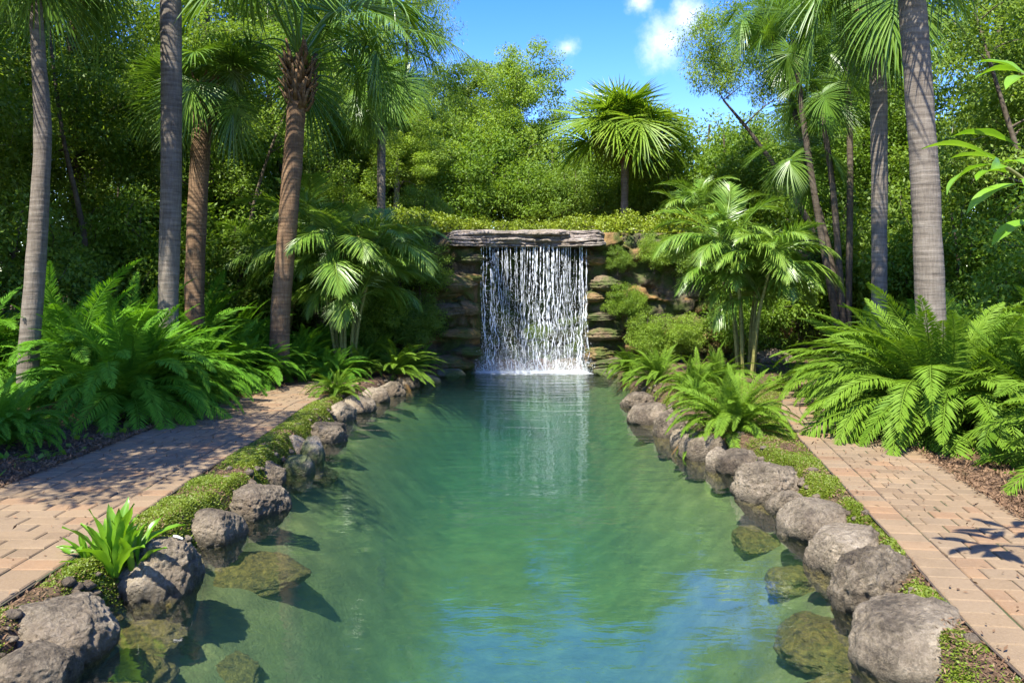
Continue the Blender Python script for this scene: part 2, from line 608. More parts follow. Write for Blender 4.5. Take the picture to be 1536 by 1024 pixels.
t = NT('foam')
p = t.pos()
n = t.noise(7, 7, 0.7, p, 0.6)
dv = t.new('ShaderNodeVectorMath', operation='DISTANCE')
a = t.attr()
k = t.map(t.math('ADD', t.math('MULTIPLY', n, 1.0), t.math('MULTIPLY', a, 0.55)), 0.66, 1.0, 0, 0.7)
pr = t.principled((0.85, 0.89, 0.90), 0.5)
trn = t.new('ShaderNodeBsdfTransparent')
mx = t.new('ShaderNodeMixShader')
t.link(k, mx.inputs[0])
t.link(trn.outputs[0], mx.inputs[1])
t.link(pr.outputs[0], mx.inputs[2])
M['foam'] = t.done(mx.outputs[0])

t = NT('dry_wood')
M['stick'] = t.done(t.principled((0.62, 0.58, 0.50), 0.8).outputs[0])

# ------------------------------------------------------------------ ground, pond, paths
PL = np.array([(-3, -2.6), (0, -2.65), (5, -2.72), (8, -2.55), (10, -2.68), (12, -2.75), (14.5, -2.85), (16.4, -2.65), (18, -2.2), (19.5, -1.75), (20.6, -1.5), (22, -1.5)])
PR = np.array([(-3, 2.1), (0, 2.15), (4.7, 2.2), (5.5, 2.5), (6.6, 2.78), (8.6, 2.85), (9.7, 2.72), (11.2, 2.56), (13.1, 2.45), (15, 2.6), (18, 2.6), (20.0, 2.5), (22, 2.3)])
LP_in = np.array([(-4, -3.0), (2, -3.05), (4.8, -3.08), (6.6, -3.13), (8.3, -3.2), (10.3, -3.2), (13, -3.33), (14.2, -3.25), (16, -3.0), (18, -2.6)])
LP_out = np.array([(-4, -4.65), (2, -4.75), (4.8, -4.8), (6.6, -4.85), (8.3, -4.88), (10.3, -4.85), (13, -4.78), (14.2, -4.6), (16, -4.2), (18, -3.6)])
RP_in = np.array([(-4, 2.1), (2, 2.3), (4.3, 2.56), (6.1, 2.92), (7.6, 3.2), (9.9, 3.62), (12.1, 4.15), (14, 4.85), (16, 5.9), (17.5, 7.2)])
RP_out = np.array([(-4, 3.55), (2, 3.75), (4.3, 3.9), (6.1, 4.12), (7.8, 4.42), (9.9, 4.85), (12.1, 5.4), (14, 6.15), (16, 7.3), (17.5, 8.6)])


def ip(tab, y):
    return np.interp(y, tab[:, 0], tab[:, 1])


def ground_h(x, y):
    x = np.asarray(x, float)
    y = np.asarray(y, float)
    s = np.minimum(np.minimum(x - ip(PL, y), ip(PR, y) - x), np.minimum(y + 2.2, 21.2 - y))
    z = 0.262 * np.ones_like(x)
    q = np.stack([x * 1.3, y * 1.3, 0 * x], -1).reshape(-1, 3)
    nz = fbm(q, 3, 4).reshape(x.shape)
    onp = np.maximum(np.minimum(x - ip(LP_out, y), ip(LP_in, y) - x), np.minimum(x - ip(RP_in, y), ip(RP_out, y) - x))
    onp = np.where((y > -4) & (y < 17.5), onp, -1)
    off = sstep(0.02, 0.35, -onp)
    # banks and beds, gently uneven, rising away from the paths
    z = z + nz * 0.035 * off
    z = z + 0.02 * sstep(0.0, 0.25, -s) * off
    z = z + 0.05 * np.clip(-x - 5.2, 0, 8) * sstep(-5, -6, x) + 0.05 * np.clip(x - 5.6, 0, 8) * sstep(5, 6.5, x)
    # raised ground behind the rock wall
    win = sstep(-9.5, -4.2, x) * (1 - sstep(6.5, 12, x))
    berm = 3.25 * sstep(22.05, 22.45, y) * win
    z = z + berm + np.clip(y - 22, 0, 30) * 0.02 * sstep(21, 24, y)
    ins = sstep(-0.26, 0.16, s)
    deep = -0.32 - 1.1 * sstep(0.05, 2.0, s) + nz * 0.055
    z = z * (1 - ins) + deep * ins
    far = np.hypot(x, y - 10)
    z = z + sstep(45, 120, far) * fbm(q * 0.02, 9, 3).reshape(x.shape) * 3
    return z


def gz(x, y):
    return float(ground_h(np.array([x]), np.array([y]))[0])


def spread(lo, hi, step, far_lo, far_hi):
    mid = list(np.arange(lo, hi + 1e-6, step))
    a, b, st = [], [], step
    xx = lo
    while xx > far_lo:
        st *= 1.25
        xx -= st
        a.append(xx)
    st, xx = step, hi
    while xx < far_hi:
        st *= 1.25
        xx += st
        b.append(xx)
    return np.array(a[::-1] + mid + b)


gx = spread(-7, 8, 0.075, -900, 900)
gy = spread(2.5, 23, 0.09, -300, 1500)
GX, GY = np.meshgrid(gx, gy)
GZ = ground_h(GX, GY)
nx_, ny_ = len(gx), len(gy)
ii = (np.arange(ny_ - 1)[:, None] * nx_ + np.arange(nx_ - 1)[None, :]).ravel()
mb = MB()
mb.add(np.stack([GX, GY, GZ], -1).reshape(-1, 3), np.stack([ii, ii + 1, ii + nx_ + 1, ii + nx_], -1))
tag(mb.build('ground', M['soil']), kind='structure')

# water body: a closed box whose sides end inside the banks
bm = bmesh.new()
bmesh.ops.create_cube(bm, size=1)
for v in bm.verts:
    v.co = Vector((v.co.x * 6.5, v.co.y * 23.4 + 9.5, v.co.z * 1.9 - 0.95))
me = bpy.data.meshes.new('pond_water')
bm.to_mesh(me)
bm.free()
me.materials.append(M['water'])
tag(link('pond_water', me), kind='structure')


def paved_path(tin, tout, y0, y1, name, seed):
    """bevelled pavers in running bond between two kerb-course lines; built as one pavement sheet"""
    g = random.Random(seed)
    mb, js = MB(), MB()
    ys = np.arange(y0, y1, 0.02)
    # arc-length along the centre line
    cx = (ip(tin, ys) + ip(tout, ys)) / 2
    ds = np.concatenate([[0], np.cumsum(np.hypot(np.diff(cx), np.diff(ys)))])
    S = ds[-1]

    def P(s, w):
        y = np.interp(s, ds, ys)
        a, b = ip(tin, y), ip(tout, y)
        sl = np.interp(s, ds, np.gradient(cx, ys))
        xm = a + (b - a) * w
        return np.array([xm, y - sl * (xm - (a + b) / 2) * 0.9])

    def paver(s0, s1, w0, w1):
        gap = 0.006
        ps = [P(s0, w0), P(s0, w1), P(s1, w1), P(s1, w0)]
        c = sum(ps) / 4
        zt = 0.296 + g.uniform(-0.003, 0.003)
        tx, ty = g.gauss(0, 0.006), g.gauss(0, 0.006)
        ring = []
        for inset, dz in ((gap, -0.05), (gap, -0.008), (gap + 0.009, 0)):
            for q in ps:
                d = q - c
                L = np.hypot(*d)
                q2 = c + d * (1 - inset * 1.4 / L) + np.array([g.gauss(0, 0.0012), g.gauss(0, 0.0012)])
                ring.append((q2[0], q2[1], zt + dz + tx * (q2[0] - c[0]) + ty * (q2[1] - c[1])))
        fs = []
        for k in (0, 4):
            for j in range(4):
                fs.append((k + j, k + (j + 1) % 4, k + 4 + (j + 1) % 4, k + 4 + j))
        fs.append((8, 9, 10, 11))
        mb.add(ring, fs, g.random())

    W = float(np.mean(np.abs(ip(tin, ys) - ip(tout, ys))))
    e = 0.28 / W
    s = 0.0
    while s < S - 0.2:                       # the two edge courses, stones laid across
        for w0, w1 in ((0, e), (1 - e, 1)):
            paver(s, s + 0.19, w0, w1)
        s += 0.19
    s, row = 0.0, 0
    while s < S - 0.2:                       # running bond field
        h = 0.20
        n = max(3, round(W * (1 - 2 * e) / 0.31))
        st = (1 - 2 * e) / n
        cuts = [e + st * k + (st / 2 if row % 2 else 0) for k in range(n + 1)]
        cuts = [e] + [c for c in cuts if e + 0.02 < c < 1 - e - 0.02] + [1 - e]
        cuts = [cuts[0]] + [c + g.uniform(-0.008, 0.008) for c in cuts[1:-1]] + [cuts[-1]]
        for a, b in zip(cuts[:-1], cuts[1:]):
            paver(s, s + h, a, b)
        s += h
        row += 1
    sv, sf = [], []
    ss = np.linspace(0, S, 60)
    for q in ss:
        for w in (-0.005, 1.005):
            pp = P(q, w)
            sv.append((pp[0], pp[1], 0.284))
    for k in range(59):
        sf.append((2 * k, 2 * k + 1, 2 * k + 3, 2 * k + 2))
    js.add(sv, sf)
    o = mb.build(name, M['paver'], smooth=False)
    tag(o, kind='structure')
    j = js.build('joint_sand', M['sand'], o)


paved_path(LP_in, LP_out, -3, 16.0, 'path', 3)
paved_path(RP_in, RP_out, -3, 17.2, 'path', 5)

# ------------------------------------------------------------------ rocks
_ico = {}


def ico(sub):
    if sub not in _ico:
        bm = bmesh.new()
        bmesh.ops.create_icosphere(bm, subdivisions=sub, radius=1)
        bm.verts.ensure_lookup_table()
        _ico[sub] = (np.array([v.co[:] for v in bm.verts]), np.array([[v.index for v in f.verts] for f in bm.faces]))
        bm.free()
    return _ico[sub]


def rock_mesh(seed, dims, sub=5, rough=0.16, cuts=9, bank=False):
    g = np.random.default_rng(seed)
    v, f = ico(sub)
    p = v.copy()
    for k in range(cuts):
        n = g.normal(size=3)
        n[2] = abs(n[2]) * 0.8 + (0.9 if k == 0 else 0)
        n /= np.linalg.norm(n)
        d = g.uniform(0.66, 0.92)
        ex = p @ n - d
        p = p - np.where(ex > 0, ex, 0)[:, None] * n * 0.9
    off = g.uniform(0, 50, 3)
    n1 = fbm(p * 1.6 + off, seed, 4)
    n2 = np.abs(fbm(p * 4.5 + off, seed + 5, 4))
    n3 = fbm(p * 14 + off, seed + 9, 3)
    r = 1 + rough * 0.75 * n1 - rough * 0.50 * n2 + rough * 0.24 * n3
    p = p * r[:, None]
    p /= np.percentile(np.abs(p), 99.5, axis=0)
    if bank:
        z = p[:, 2]
        up = np.sign(z) * np.abs(z) ** 0.62
        sh = np.where(z < 0, 1 - 0.45 * np.clip(-z, 0, 1), 1 - 0.10 * np.clip(z, 0, 1) ** 2)
        p = np.stack([p[:, 0] * sh, p[:, 1] * sh, np.where(z > 0, up, z * 1.3)], -1)
    p = p * np.asarray(dims)
    return p, f


def rock(seed, loc, dims, label, mat='rock', rz=0.0, name='rock', cat='rock', group=None, sub=5, rough=0.16, bank=False):
    if bank:
        rough, ncut = (0.10, 0.15, 0.20, 0.13)[seed % 4], (16, 9, 12, 20, 7)[seed % 5]
    else:
        ncut = 9
    p, f = rock_mesh(seed, dims, sub, rough, ncut, bank=bank)
    mb = MB()
    mb.add(p, f)
    o = mb.build(name, M[mat])
    o.location = loc
    o.rotation_euler = (0, 0, rz)
    return tag(o, label, cat, group)


def rock_px(seed, u0, v0, u1, v1, label, mat='rock', group=None, deep=0.34, sub=5):
    """a bank rock from the outline it shows: v1 is its waterline"""
    d = HC * F / (v1 - HOR)
    w = (u1 - u0) / F * d
    dep = max(w * 0.46, 0.17)
    d2 = d + dep * 0.95
    top = HC - (v0 - HOR) / F * (d2 + dep * 0.35)
    top = max(0.13, min(top + (0.05 if v1 > 880 else 0.02), 0.5))
    c = ((u0 + u1) / 2 - 768) / F * d2
    rock(seed, (c, d2, 0.03), (w * 0.60, dep * random.uniform(1.12, 1.28), top - 0.03), label, mat, group=group, rz=random.uniform(-0.15, 0.15), sub=sub, bank=True)


GL, GR = 'rocks edging the left bank', 'rocks edging the right bank'
LEFT = [
    (-20, 968, 112, 1060, 'grey granular rock cut by the bottom left corner', 'rock'),
    (10, 898, 166, 1000, 'broad flat brown rock beside the corner rock, its top half under ground cover', 'rock'),
    (185, 800, 312, 898, 'large dark pitted rock with a white stick lying on it', 'rock'),
    (180, 812, 222, 850, 'small pale round rock tucked behind the broad leaved plant', 'rock'),
    (285, 760, 366, 818, 'flat topped brown rock between the stick rock and the rounder rock beyond', 'rock'),
    (333, 722, 432, 778, 'wide rounded grey rock, fifth up the left bank with a smooth dome', 'rock'),
    (373, 692, 432, 730, 'squarish rock half covered by ground cover just beyond the wide rounded one', 'rock'),
    (424, 680, 472, 714, 'low mossy rock jutting into the water beside the squarish rock', 'rock_moss'),
    (418, 650, 465, 688, 'brown upright rock behind the low mossy jutting rock on left bank', 'rock'),
    (454, 655, 489, 692, 'green moss coated rock at the water, left bank halfway along', 'rock_moss'),
    (465, 632, 518, 664, 'long grey rock below the small fern at the path end', 'rock'),
    (488, 602, 530, 632, 'dark rock partly under the small fern on the left bank', 'rock'),
    (508, 592, 560, 620, 'dark smooth rock next beyond the small fern, left bank', 'rock'),
    (543, 580, 584, 604, 'grey domed rock in the shade, far left bank', 'rock'),
    (566, 573, 606, 594, 'flat shaded rock right after the grey domed one, far left bank', 'rock'),
    (592, 566, 626, 584, 'pale edged rock under drooping fern tips, far left bank', 'rock'),
    (622, 560, 658, 577, 'mossy rock below the light green fern close to the waterfall', 'rock_moss'),
    (652, 553, 700, 566, 'low flat slab at the left foot of the waterfall', 'rock_moss'),
]
RIGHT = [
    (1283, 898, 1485, 1030, 'huge tan boulder with dark hollows, nearest on the right bank', 'rock'),
    (1420, 1000, 1570, 1080, 'flat rock cut by the bottom edge beside the huge tan boulder', 'rock'),
    (1255, 822, 1378, 926, 'tall rounded grey boulder just beyond the huge tan one', 'rock'),
    (1210, 784, 1332, 864, 'wedge shaped grey boulder pointing at the water, third on right bank', 'rock'),
    (1167, 744, 1292, 812, 'broad dark veined boulder between small rock and wedge shaped boulder', 'rock'),
    (1154, 732, 1212, 772, 'small rock squeezed between two broad boulders on right bank', 'rock'),
    (1105, 692, 1200, 754, 'warm brown boulder at the start of the lawn strip, right bank', 'rock'),
    (1076, 671, 1148, 712, 'white veined rock at the foot of the right bank fern', 'rock'),
    (1060, 668, 1096, 708, 'narrow dark rock left of the white veined rock', 'rock'),
    (1024, 646, 1086, 690, 'square grey rock left of the fern foot, right bank', 'rock'),
    (1002, 638, 1046, 673, 'brown rock before the square grey rock, right bank middle', 'rock'),
    (978, 618, 1024, 656, 'rough tilted rock in the right bank bend', 'rock'),
    (994, 602, 1044, 634, 'pale flat rock up on the right bank behind the tilted rock', 'rock'),
    (944, 602, 1002, 636, 'wide layered rock standing out into the water, right bank', 'rock'),
    (934, 588, 982, 612, 'flat topped rock on the far right bank behind the layered rock', 'rock'),
    (966, 575, 1006, 594, 'smooth pale slab below the far right fern', 'rock'),
    (956, 555, 992, 580, 'small upright rock, far right bank near the waterfall', 'rock'),
    (895, 549, 962, 565, 'mossy shelf at the right foot of the waterfall', 'rock_moss'),
]
for k, (a, b, c, d, lab, mt) in enumerate(LEFT):
    rock_px(100 + k, a, b, c, d, lab, mt, GL, sub=6 if k < 6 else 5)
for k, (a, b, c, d, lab, mt) in enumerate(RIGHT):
    rock_px(200 + k, a, b, c, d, lab, mt, GR, sub=6 if k < 7 else 5)
# drowned rocks
GS = 'drowned rocks along the banks'
for k, (u, v, dpt, dx, dy, dz, lab) in enumerate([
        (375, 832, 0.16, 0.42, 0.30, 0.16, 'long olive rock under water below the flat topped bank rock'),
        (215, 925, 0.12, 0.24, 0.22, 0.14, 'golden algae rock under water at the foot of the broad leaved plant'),
        (170, 985, 0.18, 0.30, 0.28, 0.16, 'golden brown rock under water beside the broad flat brown rock'),
        (140, 1022, 0.10, 0.25, 0.22, 0.14, 'amber rock under water at the bottom left corner'),
        (262, 955, 0.35, 0.22, 0.20, 0.12, 'round drowned rock, inner one near the left bank'),
        (330, 985, 0.5, 0.30, 0.26, 0.14, 'deep dim drowned rock out from the left bank'),
        (320, 925, 0.42, 0.18, 0.16, 0.10, 'small dim drowned rock between the two left drowned stones'),
        (1235, 925, 0.16, 0.27, 0.36, 0.18, 'large olive rock under water beside the tall rounded boulder'),
        (1275, 1010, 0.16, 0.22, 0.2, 0.15, 'yellow rock under water beside the huge tan boulder'),
        (1190, 850, 0.25, 0.22, 0.22, 0.12, 'dim drowned rock off the wedge shaped boulder'),
        (1130, 790, 0.22, 0.2, 0.25, 0.12, 'drowned rock off the broad dark veined boulder'),
        (478, 700, 0.12, 0.2, 0.3, 0.12, 'olive rock under water beside the low mossy rock'),
        (1180, 990, 0.7, 0.35, 0.3, 0.15, 'deepest drowned rock towards the pond middle, right side')]):
    dd = (HC + dpt) * F / (v - HOR)
    rock(300 + k, ((u - 768) / F * dd, dd, -dpt - dz), (dx * 1.25, dy * 1.25, dz), lab, 'rock', random.uniform(-0.4, 0.4), 'drowned_rock', 'rock', GS, 5)
# slabs beside the far path
rock(401, (6.55, 20.3, 0.35), (0.62, 0.5, 0.30), 'grey slab rock lying in leaf litter behind the cane palm', 'rock', 0.3, group='slabs by the far path')
rock(402, (5.85, 19.0, 0.22), (0.55, 0.4, 0.16), 'low flat stone in front of the grey slab by far path', 'rock', -0.2, group='slabs by the far path')

# stick on the rock
ro = [o for o in COL.objects if o.get('label', '').startswith('large dark pitted')][0]
rv = np.array([(ro.matrix_basis @ v.co)[:] for v in ro.data.vertices])
mb = MB()
sp = []
for u, v in ((256, 810), (263, 816), (270, 822)):
    q = at(u, v, 5.80)
    nearv = rv[np.hypot(rv[:, 0] - q.x - 0.02, rv[:, 1] - q.y) < 0.035]
    sp.append(Vector((q.x + 0.02, q.y, (nearv[:, 2].max() if len(nearv) else 0.3) + 0.006)))
sp[1] = (sp[0] + sp[2]) / 2 + Vector((0, 0, 0.004))
tube(mb, sp, (0.009, 0.010, 0.007), 6)
tag(mb.build('dry_stick', M['stick']), 'bleached white dry stick lying on the large pitted rock', 'stick')

# ------------------------------------------------------------------ waterfall wall
wall = thing('rock_wall', (0.5, 21.2, 0), 'dark stacked rock wall with ochre stones behind and beside the waterfall', 'wall')
wx0, wx1, wz0, wz1 = -5.2, 8.2, -1.2, 3.62
nxg, nzg = 420, 150
xs, zs = np.linspace(wx0, wx1, nxg), np.linspace(wz0, wz1, nzg)
X, Z = np.meshgrid(xs, zs)
cw, ch = 0.80, 0.36


def cells(X, Z, seed, cw, ch):
    wob = fbm(np.stack([X * 2.2, Z * 2.2, 0 * X], -1).reshape(-1, 3), seed, 3).reshape(X.shape)
    U, V = X / cw + wob * 0.22, Z / ch + wob * 0.25
    U = U + 0.5 * (np.floor(V) % 2)
    i0, j0 = np.floor(U).astype(int), np.floor(V).astype(int)
    F1, F2 = np.full(X.shape, 9.0), np.full(X.shape, 9.0)
    ID = np.zeros(X.shape)
    for di in (-1, 0, 1):
        for dj in (-1, 0, 1):
            i, j = i0 + di, j0 + dj
            px = i + 0.5 + 0.7 * (hash3(i, j, 0 * i, seed) - 0.5)
            py = j + 0.5 + 0.55 * (hash3(i, j, 0 * i + 1, seed) - 0.5)
            d = np.hypot(U - px, V - py)
            idv = hash3(i, j, 0 * i + 2, seed)
            F2 = np.minimum(F2, np.maximum(F1, d))
            ID = np.where(d < F1, idv, ID)
            F1 = np.minimum(F1, d)
    return F1, F2, ID


F1, F2, ID = cells(X, Z, 11, cw, ch)
edge = sstep(0.0, 0.28, F2 - F1)
n4 = fbm(np.stack([X * 3, Z * 3, 0 * X], -1).reshape(-1, 3), 21, 5).reshape(X.shape)
out = 0.16 * (1 - F1 ** 2) * edge + 0.30 * (ID - 0.5) * edge + 0.07 * n4
alc = sstep(-1.02, -0.72, X) * (1 - sstep(1.80, 2.08, X))
Yw = 20.98 - out * (1 - 0.5 * alc) + 0.60 * alc
Yw = Yw - 0.34 * np.exp(-((X + 1.35) / 0.42) ** 2) - 0.22 * np.exp(-((X - 2.35) / 0.35) ** 2)
Yw = Yw - 0.25 * sstep(0.6, -0.1, Z) * (0.6 + 0.5 * n4) + 0.16 * sstep(3.2, 3.62, Z)
ii = (np.arange(nzg - 1)[:, None] * nxg + np.arange(nxg - 1)[None, :]).ravel()
mb = MB()
V3 = np.stack([X - 0.5, Yw - 21.2, Z], -1).reshape(-1, 3)
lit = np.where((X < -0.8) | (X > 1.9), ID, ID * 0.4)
wet_shade = ((xs[ii % nxg] > -0.86) & (xs[ii % nxg] < 1.93))
quad = np.stack([ii, ii + 1, ii + nxg + 1, ii + nxg], -1)
mb.add(V3, quad[~wet_shade], lit.ravel())
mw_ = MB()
mw_.add(V3, quad[wet_shade], lit.ravel())
mw_.build('wet_shaded_face', M['rock_wet_shade'], wall)  # alcove faces behind the fall: wet rock with shade put into the colour
# crown of the wall runs back into the raised ground
top = V3.reshape(nzg, nxg, 3)[-1]
back = top * np.array([1, 0, 1]) + np.array([0, 1.6, -0.12])
mb.add(np.concatenate([top, back]), np.stack([np.arange(nxg - 1), np.arange(1, nxg), nxg + np.arange(1, nxg), nxg + np.arange(nxg - 1)], -1), np.tile(ID[-1], 2))
mb.build('rock_face', M['rock_wall'], wall)
# protruding stones at both sides of the fall
for k, (x, y, z, a, b, c) in enumerate([(-1.05, 20.65, 2.95, .34, .3, .19), (-1.42, 20.55, 2.3, .42, .32, .27), (-1.0, 20.68, 2.42, .28, .25, .16), (-1.62, 20.5, 1.62, .36, .33, .25), (-1.12, 20.62, 1.66, .28, .28, .22),
                                        (-1.30, 20.6, 1.0, .5, .34, .16), (-1.15, 20.55, 0.55, .42, .36, .2), (-1.6, 20.4, 0.25, .5, .4, .25), (2.2, 20.72, 2.9, .3, .28, .16), (2.42, 20.65, 2.3, .33, .28, .24), (2.12, 20.72, 1.95, .26, .26, .17),
                                        (2.25, 20.65, 1.42, .42, .3, .13), (2.35, 20.6, 1.0, .4, .32, .2), (2.2, 20.6, 0.5, .34, .33, .2), (2.5, 20.45, 0.2, .45, .35, .22)]):
    p, f = rock_mesh(500 + k, (1, 1, 1), 5, 0.16, 22)
    st_ = p[:, 2] * 5.5 + 0.8 * fbm(p * 1.5 + k, k, 2)
    p[:, :2] *= (1 + 0.13 * (np.abs(((st_ + k) % 2) - 1) ** 0.6 - 0.5))[:, None]
    p = p * np.array([a * 1.25, b * 1.05, c * 0.95])
    mb = MB()
    mb.add(p + np.array([x - 0.5, y - 21.2, z]), f, 0.35 + 0.6 * ((k * 37 % 11) / 11))
    mb.build('stone', M['rock_wall'], wall)
# overhanging ledge: one long rough layered slab
nxl, npl = 420, 64
lx = np.linspace(-1.80, 2.60, nxl)
tq = np.linspace(0, 1, npl)
py = np.interp(tq, [0, 0.14, 0.72, 0.80, 1.0], [21.5, 20.36, 20.42, 20.55, 22.0])
pz = np.interp(tq, [0, 0.14, 0.72, 0.80, 1.0], [3.25, 3.235, 3.60, 3.66, 3.66])
LX, TQ = np.meshgrid(lx, tq)
LY, LZ = np.broadcast_to(py[:, None], LX.shape).copy(), np.broadcast_to(pz[:, None], LX.shape).copy()
q = np.stack([LX, LY, LZ], -1).reshape(-1, 3)
wv = fbm(q * np.array([0.9, 0.5, 3.0]) + 5, 61, 3).reshape(LX.shape) * 0.05
lay = (LZ + wv) / 0.075
step = hash3(np.floor(lay).astype(int), np.floor(LX * 1.1 + 3 * hash3(np.floor(lay).astype(int), 0 * lay.astype(int), 0 * lay.astype(int), 5)).astype(int), 0 * lay.astype(int), 9)
fr_ = np.abs((lay % 1) - 0.5) * 2
frontm = sstep(0.06, 0.16, TQ) * (1 - sstep(0.76, 0.86, TQ))
d = 0.16 * (step - 0.5) + 0.05 * (1 - fr_ ** 3) + 0.10 * fbm(q * np.array([2.2, 1, 7]), 62, 4).reshape(LX.shape)
LY -= d * frontm
LZ += 0.035 * fbm(q * np.array([1.7, 1.7, 0]), 63, 4).reshape(LX.shape) * sstep(0.5, 0.8, TQ)
endm = sstep(-1.80, -1.45, LX) * (1 - sstep(2.2, 2.60, LX))
LY += (1 - endm) * 0.45 * frontm
LZ = 3.42 + (LZ - 3.42) * (0.45 + 0.55 * endm)
ii = (np.arange(npl - 1)[:, None] * nxl + np.arange(nxl - 1)[None, :]).ravel()
mb = MB()
mb.add(np.stack([LX - 0.5, LY - 21.2, LZ], -1).reshape(-1, 3), np.stack([ii, ii + nxl, ii + nxl + 1, ii + 1], -1))
mb.build('ledge', M['rock_ledge'], wall)

# falling water: braided strands and drops
fall = thing('waterfall', (0.56, 20.42, 0), 'thin curtain waterfall of white strands dropping from the rock ledge', 'waterfall')
mb = MB()
g = np.random.default_rng(5)
N = 82
xs = np.concatenate([np.linspace(-1.33, 1.35, 44) + g.normal(0, 0.022, 44), g.uniform(-1.33, 1.35, N - 44)])
dens = np.clip(0.45 + 0.8 * fbm(np.stack([xs * 2.6 + 3, 0 * xs, 0 * xs], -1), 4, 3), 0.05, 1.2)
for k in range(N):
    n = 170
    main = k < 44
    tt = np.linspace(0, 1, n)
    z = 3.26 - 3.26 * tt
    wob = fbm(np.stack([tt * 6, np.full(n, k * 3.1), 0 * tt], -1), 31, 3) * 0.085 * tt ** 0.8 + vnoise(np.stack([tt * 20, np.full(n, k * 1.7), 0 * tt], -1), 7) * 0.028 * sstep(0.15, 0.6, tt)
    x = xs[k] + wob
    y = -0.03 * tt + 0.06 - 0.10 * np.sqrt(tt) + fbm(np.stack([tt * 5, np.full(n, k * 2.3 + 40), 0 * tt], -1), 8, 2) * 0.05
    beads = fbm(np.stack([tt * 46, np.full(n, k * 5.7), 0 * tt], -1), 12, 3)
    brk = sstep(-0.55, 0.15, fbm(np.stack([tt * 5.5, np.full(n, k * 9.1), 0 * tt], -1), 44, 2) + 0.55 - 0.75 * tt)
    r = ((0.0040 + 0.0092 * dens[k]) if main else 0.0032) * np.clip(0.8 + 1.2 * beads, 0.0, 2.2) * (0.15 + 0.85 * brk) + 0.0005
    tube(mb, np.stack([x, y, z], -1), r, 5)
mb.build('water_curtain', M['fall'], fall)
OCT_V = np.array([(1, 0, 0), (-1, 0, 0), (0, 1, 0), (0, -1, 0), (0, 0, 1.6), (0, 0, -1.6)], float)
OCT_F = np.array([(0, 2, 4), (2, 1, 4), (1, 3, 4), (3, 0, 4), (2, 0, 5), (1, 2, 5), (3, 1, 5), (0, 3, 5)])
mb = MB()


def drops(mb, P, r):
    n = len(P)
    v = P[:, None, :] + OCT_V[None] * r[:, None, None]
    f = (np.arange(n)[:, None, None] * 6 + OCT_F[None]).reshape(-1, 3)
    mb.add(v.reshape(-1, 3), f)


n = 5200
px = g.uniform(-1.36, 1.38, n)
pz = 3.1 * (1 - g.random(n) ** 0.62)
drops(mb, np.stack([px, g.normal(0.03, 0.09, n), pz], -1), g.uniform(0.003, 0.0085, n))
n = 3400
px = g.uniform(-1.5, 1.55, n)
drops(mb, np.stack([px, g.normal(0.0, 0.22, n), g.exponential(0.13, n)], -1), g.uniform(0.003, 0.010, n))
o = mb.build('spray', M['fall'], fall)
tag(o, kind='stuff')
# foam on the water where it lands
mb = MB()
nx2, ny2 = 90, 26
fx, fy = np.linspace(-1.9, 1.9, nx2), np.linspace(-1.25, 0.5, ny2)
FX, FY = np.meshgrid(fx, fy)
at_ = 1 - np.clip((np.abs(FX) / 1.8) ** 6 + (np.abs(FY) / 1.0) ** 0.9, 0, 1.5)
FZ = 0.008 + 0.02 * np.clip(at_, 0, 1) * (0.5 + 0.5 * fbm(np.stack([FX * 9, FY * 9, 0 * FX], -1).reshape(-1, 3), 2, 3).reshape(FX.shape))
ii = (np.arange(ny2 - 1)[:, None] * nx2 + np.arange(nx2 - 1)[None, :]).ravel()
mb.add(np.stack([FX, FY, FZ], -1).reshape(-1, 3), np.stack([ii, ii + 1, ii + nx2 + 1, ii + nx2], -1), at_.ravel())
mb.build('foam', M['foam'], fall)
mb = MB()
v, f = ico(4)
mb.add(v * np.array([1.62, 0.42, 0.62]) + np.array([0, -0.05, 0.12]), f)
mist = mb.build('mist', M['mist'], fall)
tag(mist, kind='stuff')

# ------------------------------------------------------------------ leaf builders


def arc(L, p0, p1, n, pw=1.2):
    t = np.linspace(0, 1, n)
    a = np.radians(p0 + (p1 - p0) * t ** pw)
    st = L / (n - 1)
    y = np.concatenate([[0], np.cumsum(np.cos((a[1:] + a[:-1]) / 2) * st)])
    z = np.concatenate([[0], np.cumsum(np.sin((a[1:] + a[:-1]) / 2) * st)])
    return np.stack([0 * t, y, z], -1), a


def blades(mb, B, D, N, L, W, droop, g, tint):
    """folded lance blades: base points B, directions D, normals N"""
    n = len(B)
    S = np.cross(D, N)
    S /= np.linalg.norm(S, axis=1)[:, None] + 1e-9
    dz = np.array([0, 0, -1.0])
    L_, W_, dr = L[:, None], W[:, None], np.broadcast_to(droop, (n,))[:, None]
    m = B + D * L_ * 0.42 + dz * L_ * dr * 0.2
    c = m - N * W_ * 0.28
    tip = B + D * L_ + dz * L_ * dr
    v = np.stack([B, m - S * W_ * 0.5, c, m + S * W_ * 0.5, tip], 1)
    f = np.array([(0, 2, 1), (0, 3, 2), (1, 2, 4), (2, 3, 4)])
    ff = (np.arange(n)[:, None, None] * 5 + f[None]).reshape(-1, 3)
    mb.add(v.reshape(-1, 3), ff, np.repeat(tint, 5))


